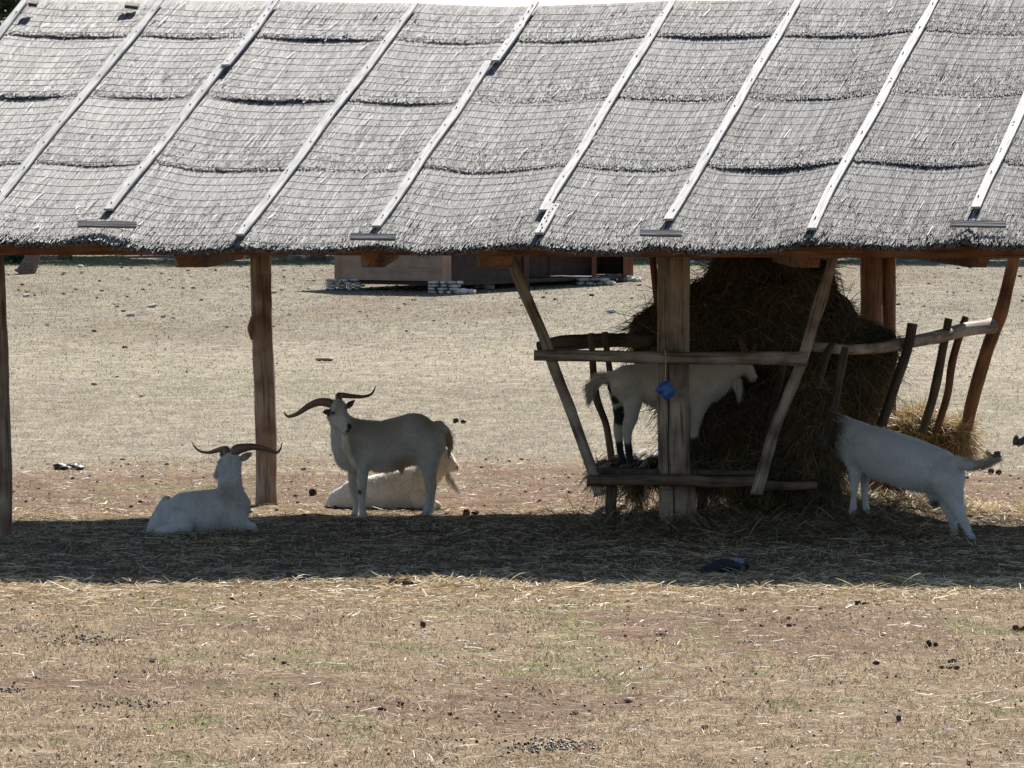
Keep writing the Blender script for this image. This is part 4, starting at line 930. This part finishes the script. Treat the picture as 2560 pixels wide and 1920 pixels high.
kC = 500 / 1975; TC = (1440, 780)
g, Q, sc = goat(TC, kC, 36.75, [
    (.8, .05, [(510, 690, 170, 0), (800, 705, 205, 0), (1150, 690, 205, 0), (1330, 670, 165, 0)]),
    (.8, .05, [(1300, 730, 165, 0), (1450, 620, 140, .02), (1590, 520, 105, .05)]),
    (.85, .02, [(1630, 500, 90, .05), (1690, 560, 62, .05), (1745, 640, 38, .05)]),
    (.8, .04, [(510, 730, 165, -.07), (560, 880, 100, -.09), (548, 1030, 70, -.1), (502, 1180, 52, -.1), (512, 1290, 38, -.1), (526, 1410, 36, -.1), (545, 1510, 40, -.1), (570, 1535, 34, -.1)]),
    (.8, .04, [(410, 730, 100, .06), (430, 900, 80, .08), (428, 1030, 55, .09), (412, 1170, 46, .09), (430, 1300, 38, .09), (448, 1430, 36, .09), (480, 1500, 38, .09)]),
    (.8, .03, [(1230, 840, 120, -.07), (1205, 990, 66, -.09), (1180, 1120, 46, -.09), (1168, 1220, 38, -.09), (1170, 1330, 34, -.09), (1195, 1400, 38, -.09)]),
    (.8, .03, [(1130, 850, 110, .08), (1110, 1000, 60, .09), (1090, 1150, 42, .09), (1085, 1280, 34, .09), (1090, 1390, 34, .09)]),
    (.9, .02, [(400, 650, 75, 0), (290, 650, 50, 0), (190, 670, 40, 0), (150, 740, 22, 0)]),
    (.8, .03, [(740, 870, 65, 0), (770, 920, 30, 0)]),
    ], [[(1672, 430, 36, .05), (1645, 320, 34, .24), (1590, 230, 28, .36), (1500, 175, 20, .40), (1410, 160, 8, .42)],
        [(1720, 440, 34, .12), (1760, 340, 30, .34), (1830, 290, 22, .5), (1900, 300, 8, .6)]],
    [((1600, 480, 0), (1540, 560, -.06), 32, (.42, .38, .33))],
    [(335, 730, 85, .03, BK, .3), (385, 860, 60, .02, BK, .35), (440, 1020, 120, .08, BK, .3), (520, 1420, 150, -.1, BK, .25), (440, 1400, 150, .1, BK, .25), (1180, 1360, 150, -.1, BK, .3), (1090, 1330, 150, .1, BK, .3),
     (740, 990, 60, 0, BK, .3), (900, 620, 300, 0, (.42, .36, .28), .8), (1750, 650, 30, .05, (.12, .1, .1), .5)],
    (.50, .46, .41), 'goat with black lower legs standing up in the feeder behind the thick post', [('eye', 1680, 480, 11, -.03)])
beard(g, Q, sc, [(400, 650, 60, 0), (250, 650, 60, 0), (150, 740, 52, 0), (135, 830, 16, 0)], 1400, (.46, .42, .36), 'tail_hair')
beard(g, Q, sc, [(1590, 640, 22, .03), (1610, 720, 24, .03), (1610, 790, 8, .03)], 350, (.6, .56, .5))
beard(g, Q, sc, [(1560, 610, 12, 0), (1565, 700, 12, 0)], 120, (.6, .56, .5), 'wattle')

TE = (2060, 980)
def sl5(x): return .42 - (x - 280) / 1200 * .9
def c5(w_, kb, pts): return (w_, kb, [(x, y, r, sl5(x) + dz) for x, y, r, dz in pts])
g, Q, sc = goat(TE, kC, 35.75, [
    c5(.8, .05, [(300, 505, 205, 0), (560, 605, 255, 0), (850, 710, 258, 0), (1120, 780, 225, 0), (1190, 810, 195, 0)]),
    c5(.8, .05, [(310, 480, 190, 0), (170, 370, 150, 0), (20, 340, 110, 0)]),
    c5(.8, .02, [(-40, 340, 90, 0), (-110, 420, 62, 0), (-170, 500, 40, 0)]),
    c5(.8, .04, [(320, 660, 125, -.08), (312, 810, 66, -.10), (298, 950, 40, -.10), (290, 1050, 33, -.10), (288, 1130, 40, -.10), (278, 1180, 38, -.10)]),
    c5(.8, .04, [(400, 740, 95, .08), (402, 880, 45, .12), (402, 990, 38, .12), (410, 1080, 32, .12), (415, 1150, 40, .12)]),
    c5(.8, .05, [(1220, 880, 170, -.06), (1280, 1050, 102, -.08), (1335, 1180, 62, -.08), (1375, 1270, 52, -.08), (1425, 1380, 40, -.08), (1475, 1470, 44, -.08)]),
    c5(.8, .05, [(1170, 980, 120, .08), (1225, 1120, 74, .10), (1268, 1240, 50, .10), (1283, 1340, 40, .10), (1285, 1410, 42, .10)]),
    c5(.9, .02, [(1310, 690, 66, 0), (1440, 728, 52, 0), (1560, 712, 40, 0), (1640, 690, 16, 0)]),
    c5(.9, .02, [(1090, 1010, 70, .02), (1090, 1085, 52, .02)]),
    ], [[(-70, 300, 40, .5), (-100, 220, 36, .65), (-110, 150, 26, .8), (-100, 100, 10, .95)],
        [(-60, 280, 42, .62), (-90, 180, 40, .7), (-160, 110, 30, .8), (-240, 80, 10, .85)]],
    [((0, 300, .45), (60, 390, .38), 32, (.42, .38, .33))],
    [(1090, 1090, 100, .05 + sl5(1090), (.10, .08, .08), .5), (1560, 712, 110, sl5(1560), (.36, .29, .22), .6), (480, 450, 160, sl5(480), (.50, .44, .36), .9), (200, 560, 110, sl5(200) - .1, (.40, .38, .36), .8),
     (290, 1190, 26, .3, (.35, .22, .2), .5)],
    (.48, .48, .49), 'goat feeding with its head deep in the hay, tail raised to the right', [])
beard(g, Q, sc, [(1330, 690, 50, -.36), (1480, 720, 55, -.47), (1600, 705, 45, -.56), (1690, 680, 12, -.62)], 900, (.42, .35, .27), 'tail_hair')

# ---------------------------------------------------------------- crow
kD = 400 / 2212; TD = (1660, 1340); dC = 31.9; scD = kD * dC / F
def QD(x, y, dz=0): return P(TD[0] + x * kD, TD[1] + y * kD, dC + dz)
def cD(w_, pts): return (np.array([QD(x, y, dz) for x, y, r, dz in pts]), [r * scD for x, y, r, dz in pts], w_, .012)
V, Qd = sdf_mesh([cD(.9, [(720, 405, 80, 0), (860, 410, 105, 0), (980, 410, 100, 0)]), cD(.8, [(1000, 370, 75, 0), (1090, 370, 62, 0), (1140, 390, 50, 0)]),
                  cD(.5, [(700, 420, 60, 0), (560, 450, 34, 0), (450, 478, 14, 0)]), cD(.5, [(1150, 410, 26, 0), (1150, 455, 18, 0), (1140, 500, 6, 0)]),
                  cD(.8, [(960, 470, 75, 0), (990, 540, 35, 0)]), cD(1, [(820, 480, 34, -.02), (815, 560, 12, -.02)])], .005, .012, pad=.03)
crow = tag(empty('crow', (V[:, 0].mean(), dC, V[:, 2].min())), 'black and grey crow pecking in the shade just behind the shadow edge', 'crow')
col = np.tile((.012, .014, .022), (len(V), 1)).astype(float)
for (x, y, r, c) in ((980, 300, 75, (.16, .18, .22)), (1070, 330, 60, (.13, .15, .18)), (980, 520, 80, (.10, .11, .16)), (1090, 430, 50, (.09, .1, .14))):
    dd = np.linalg.norm((V - QD(x, y)) * [1, .2, 1], axis=1); t = (1 - sst(r * scD * .5, r * scD, dd))[:, None]; col = col * (1 - t) + np.array(c) * t
mesh('body', V, [Qd], M_feather, crow, col, smooth=True)
for dx, dz in ((800, -.03), (900, .03)):
    mb = MB(); mb.tube([QD(dx, 490, dz), QD(dx + 8, 570, dz), QD(dx - 5, 640, dz)], [.006, .004, .003], 6, 0, (.02, .02, .02), sub=2)
    for t in (-1, 0, 1): mb.tube([QD(dx - 5, 636, dz), QD(dx + 40, 645 , dz + t * .02)], [.003, .002], 5, 0, (.02, .02, .02), sub=1)
    mb.build('leg', M_feather, crow, True)
mb = MB(); 
for k in range(6): mb.box(QD(980 - k * 12, 350 + k * 16, -.062), QD(600 - k * 18, 415 + k * 14, -.03), .022, .003, (0, -1, 0), seg=3, col=(.010, .012, .02))
mb.build('wing', M_feather, crow)

# ---------------------------------------------------------------- blue block on a string
cb = P(1440 + 885 * kC, 780 + 770 * kC, 35.78)
blk = tag(empty('blue_lick', cb), 'crumpled blue lump hanging on a string from the top rail of the feeder', 'lick')
s_ = kC * 35.78 / F; prof = [(862, 676), (925, 690), (990, 775), (952, 838), (880, 874), (838, 812), (782, 784), (812, 722)]
ring = np.array([P(1440 + x * kC, 780 + y * kC, 35.78) for x, y in prof]); ctr = ring.mean(0); V = [ctr + [0, -.045, .006]]; 
for f_, dz in ((.55, -.042), (1, -.012), (1, .015), (.6, .04)):
    for q in ring: V.append(ctr + (q - ctr) * f_ + [0, dz + .01 * (random.random() - .5), 0])
V.append(ctr + [0, .045, 0]); F3 = [[0, 1 + (k + 1) % 8, 1 + k] for k in range(8)] + [[33, 25 + k, 25 + (k + 1) % 8] for k in range(8)]
F4 = [[1 + r * 8 + k, 1 + r * 8 + (k + 1) % 8, 9 + r * 8 + (k + 1) % 8, 9 + r * 8 + k] for r in range(3) for k in range(8)]
mb = MB(); mb.add(V, F4, F3, None, (.04, .10, .36)); mb.build('lump', M_plastic, blk)
mb = MB(); mb.tube([P(1440 + 880 * kC, 780 + 385 * kC, 35.80), P(1440 + 884 * kC, 780 + 440 * kC, 35.79), P(1440 + 886 * kC, 780 + 560 * kC, 35.78), P(1440 + 882 * kC, 780 + 680 * kC, 35.78)], .0045, 6, .1, (.38, .32, .26), sub=5)
mb.build('string', M_feather, blk)

# ---------------------------------------------------------------- distant wooden hut on stone piers
hut = tag(empty('wooden_hut', (-.5, 100, .5)), 'long low brown plank hut raised on stone piers in the far pasture', 'hut')
def Z5(x, y): return 800 + x * .3843, 600 + y * .3843
A_ = np.array([-3.70, 100.2]); B2 = np.array([-1.36, 97.6]); Cc = np.array([2.62, 106.0]); zb = .72; zt = 2.0
B2 = np.array([(1117 - 1280) / F * 98.0, 98.0])
def wallbox(p, q, z0, z1, th_, mat, name, inset=0, seed=0, col=(1, 1, 1)):
    p = np.array([*p, (z0 + z1) / 2]); q = np.array([*q, (z0 + z1) / 2])
    mb = MB(); rows = max(1, int(round((z1 - z0) / .24))); h = (z1 - z0) / rows
    for k in range(rows):
        zc = z0 + h * (k + .5); o = np.array([0, 0, zc - p[2]])
        mb.box(p + o, q + o, th_, h - .002, (0, 0, 1), seed=seed + k * 3.3, seg=8, col=np.array(col) * (.92 + .16 * random.random()))
    return mb.build(name, mat, hut)
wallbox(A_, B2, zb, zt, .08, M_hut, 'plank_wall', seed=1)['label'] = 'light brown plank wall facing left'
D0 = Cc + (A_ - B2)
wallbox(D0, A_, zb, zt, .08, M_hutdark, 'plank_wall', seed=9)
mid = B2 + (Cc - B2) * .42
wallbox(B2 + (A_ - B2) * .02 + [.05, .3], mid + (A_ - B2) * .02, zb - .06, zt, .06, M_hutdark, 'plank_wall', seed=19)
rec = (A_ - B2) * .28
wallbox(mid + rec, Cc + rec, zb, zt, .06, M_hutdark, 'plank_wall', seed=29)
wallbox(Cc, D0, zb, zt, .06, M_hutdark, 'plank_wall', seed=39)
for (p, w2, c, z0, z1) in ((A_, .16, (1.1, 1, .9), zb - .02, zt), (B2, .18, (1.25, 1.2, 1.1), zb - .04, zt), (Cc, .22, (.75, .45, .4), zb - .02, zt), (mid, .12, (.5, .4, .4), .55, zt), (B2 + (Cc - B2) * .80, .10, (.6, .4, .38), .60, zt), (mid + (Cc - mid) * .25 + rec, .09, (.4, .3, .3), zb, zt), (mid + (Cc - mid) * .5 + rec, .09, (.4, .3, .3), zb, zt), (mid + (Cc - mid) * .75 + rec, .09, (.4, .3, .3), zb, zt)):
    mb = MB(); mb.box([p[0], p[1] - .05, z0], [p[0], p[1] - .05, z1 + .02], w2, w2, (0, 1, 0), seg=3, col=c); mb.build('corner_post', M_hut, hut)
# hut floor and roof
fl = [(*A_, zb), (*B2, zb), (*Cc, zb), (*D0, zb)]
def slab(pts, th_, mat, name, col=(1, 1, 1)):
    a = np.array(pts, float); V = np.vstack([a, a - [0, 0, th_]]); n = len(a)
    F4 = [[k, k + n, (k + 1) % n + n, (k + 1) % n] for k in range(n)] + [[0, 1, 2, 3], [7, 6, 5, 4]]
    mb = MB(); mb.add(V, F4, None, V, col); return mb.build(name, mat, hut)
slab([(p[0] * .99, p[1] + .05, zb - .01) for p in fl], .08, M_hutdark, 'floor')
ax_ = (A_ + B2) / 2; bx_ = (Cc + D0) / 2; ov = 1.3
r0, r1 = (*ax_, 3.0), (*bx_, 3.0)
e1, e2 = (B2[0] + .3, B2[1] - ov, zt - .23), (Cc[0] + .3, Cc[1] - ov, zt - .23); e3, e4 = (D0[0] - .1, D0[1] + .3, zt - .03), (A_[0] - .3, A_[1] + .3, zt - .03)
slab([e1, e2, r1, r0], .06, M_hut, 'roof_slope', (.6, .6, .6)); slab([r0, r1, e3, e4], .06, M_hut, 'roof_slope', (.6, .6, .6))
def pier(px0, px1, pyb, pyt, d, rows=3, tumble=0):
    mb = MB(); s = d / F; x0 = (px0 - 1280) * s; x1 = (px1 - 1280) * s; z0 = float(gz((x0 + x1) / 2, d)); h = (pyb - pyt) * s; v, f = ico()
    for r_ in range(rows):
        x = x0
        while x < x1 - .04:
            w_ = .14 + random.random() * .16; zc = z0 + h * (r_ + .5) / rows
            for dy in (0, .28):
                c_ = (.52, .50, .46); bx = np.sign(v) * np.abs(v) ** .55
                V = bx * [w_ * .5, .15, h / rows * .52] * (1 + (np.random.default_rng(int(x * 100) & 255).random((12, 1)) - .5) * .25) + [min(x + w_ / 2, x1), d + dy, zc]
                mb.add(V, None, f, None, np.array(c_) * (.7 + .45 * random.random()))
            x += w_
    mb.build('stone_pier', M_stone, hut)
    for k in range(tumble):
        mb = MB(); c = [x1 + random.random() * .35, d - random.random() * .4, z0 + .05]; V = v * [.11, .1, .07] * (.6 + .7 * random.random()) + c; mb.add(V, None, f, None, (.52, .5, .46)); mb.build('loose_stone', M_stone, hut)
pier(812, 896, 723, 695, 99.9, 4); pier(1069, 1150, 736, 704, 97.4, 4, 7); pier(1440, 1511, 715, 697, 103.3, 2, 3); pier(1513, 1560, 704, 684, 106.0, 2, 6)
pier(1185, 1215, 712, 700, 101.0, 1, 2)

# ---------------------------------------------------------------- trees and bushes
def crown_cloud(mbk, centers, n, leaf, pal, dens=1):
    c = np.array(centers); i = rng.integers(0, len(c), n); d = rng.normal(0, 1, (n, 3)); d /= np.linalg.norm(d, axis=1)[:, None]
    r = rng.random(n) ** .45
    # clumps inside every lobe
    sub = rng.normal(0, 1, (len(c), 16, 3)); sub /= np.linalg.norm(sub, axis=2)[..., None]
    d = sub[i, rng.integers(0, 16, n)] + rng.normal(0, .28, (n, 3))
    p = c[i, :3] + d * (c[i, 3] * r)[:, None] * [1, 1, .8]
    a = rng.normal(0, 1, (n, 3)); a /= np.linalg.norm(a, axis=1)[:, None]; b_ = np.cross(a, rng.normal(0, 1, (n, 3))); b_ /= np.linalg.norm(b_, axis=1)[:, None]
    L = (leaf * (.6 + .8 * rng.random(n)))[:, None]
    V = np.stack([p - a * L, p + b_ * L * .45, p + a * L, p - b_ * L * .45], 1).reshape(-1, 3)
    return V, np.arange(4 * n).reshape(-1, 4), np.repeat(pick(pal, n), 4, 0)
GP = [(.045, .075, .03), (.06, .10, .04), (.035, .055, .025), (.08, .12, .05)]
def tree(name, base, trunk, centers, n, leaf, label, group=None, pal=GP, cat='tree'):
    root = tag(empty(name, base), label, cat, group)
    mb = MB(); tp = [np.array(base) + np.array(q[:3]) for q in trunk]; tr = [q[3] for q in trunk]
    mb.tube(tp, tr, 12, .15, (.15, .11, .09), sub=5, seed=2)
    for c in centers[:6]:
        e = np.array(base) + np.array(c[:3]); s0 = tp[-2]
        mb.tube([s0, (s0 + e) / 2 + [0, 0, .15], e], [tr[-1] * .8, tr[-1] * .5, .03], 6, .1, (.15, .11, .09), sub=3)
    mb.build('trunk', M_bark, root, True)
    cs = [(base[0] + c[0], base[1] + c[1], base[2] + c[2], c[3]) for c in centers]
    V, Fq2, cc = crown_cloud(None, cs, n, leaf, pal); mesh('crown', V, [Fq2], M_leaf, root, cc)
    return root
g0 = G(75, 685)
tree('leaning_tree', tuple(g0 - [0, 0, .05]), [(-.12, 0, 0, .30), (0, 0, .25, .19), (.12, 0, .8, .15), (-.1, 0, 2.2, .14), (-.8, 0, 4.0, .12), (-1.3, 0, 5.2, .09)],
     [(-1.9, 0, 6.6, 1.25), (-1.2, .6, 7.6, 1.0), (-2.8, -.3, 6.8, 1.3), (-1.6, -.6, 5.7, .9), (-2.4, .8, 8.0, 1.3), (-.85, 0, 6.95, .8), (-.56, 0, 6.5, .5), (-.75, .3, 6.6, .5), (-1.15, 0, 6.35, .65), (-3.6, 0, 7.4, 1.3)], 26000, .055,
     'tall dark leaning tree whose flared trunk stands beyond the left end of the shelter')
def copy_tree(o, parent=None):
    c = o.copy(); C.collection.objects.link(c); c.parent = parent
    for chd in list(o.children): copy_tree(chd, c)
    return c
tb = (-12, 126.3, float(gz(-12., 126.3)))
proto = tree('field_tree', tb, [(0, 0, 0, .2), (0, 0, .8, .16), (.1, 0, 2, .13), (.1, .1, 3.4, .09)],
             [(0, 0, 3.3, 1.3), (1.2, 0, 4.8, .9), (-1.2, 0, 4.9, .9), (1.2, .2, 3.0, 1.1), (-1.2, -.2, 2.9, 1.1), (.5, -.5, 4.1, 1.1), (-.6, .5, 4.3, 1.1), (.1, 0, 5.0, .8), (1.6, 0, 2.0, .8), (-1.7, 0, 1.9, .8), (0, -1.2, 2.2, 1)], 16000, .12,
             'bushy tree behind the thatched roof shading the far edge of the pasture', 'trees in a row behind the roof')
spots = [(-15, 127), (-8.6, 126.5), (-5.2, 126), (-1.8, 127), (1.6, 126), (5, 126.6), (8.3, 126), (11.7, 127), (15.3, 126), (-10.5, 132), (-6.5, 133), (-3, 132), (1, 133), (5, 132), (9.5, 133), (13.5, 132), (-14.5, 133)]
for k, (x, y) in enumerate(spots):
    o = copy_tree(proto); o.location = (x, y, float(gz(x, y))); o.rotation_euler.z = k * 2.1; o.scale = [1.0 + .025 * (k % 5)] * 3
gb = G(22, 660)
rb = tag(empty('bush', tuple(gb)), 'low dark green bush in the shade beyond the left post', 'bush')
V, Fq2, cc = crown_cloud(None, [(gb[0], gb[1], gb[2] + .2, .35), (gb[0] - .5, gb[1], gb[2] + .25, .4), (gb[0] + .35, gb[1], gb[2] + .12, .22)], 2500, .04, GP)
mesh('foliage', V, [Fq2], M_leaf, rb, cc)
mb = MB(); mb.tube([gb - [0, 0, .02], gb + [0, 0, .3]], [.03, .01], 6, 0, (.1, .08, .06), sub=2); mb.build('stem', M_bark, rb)
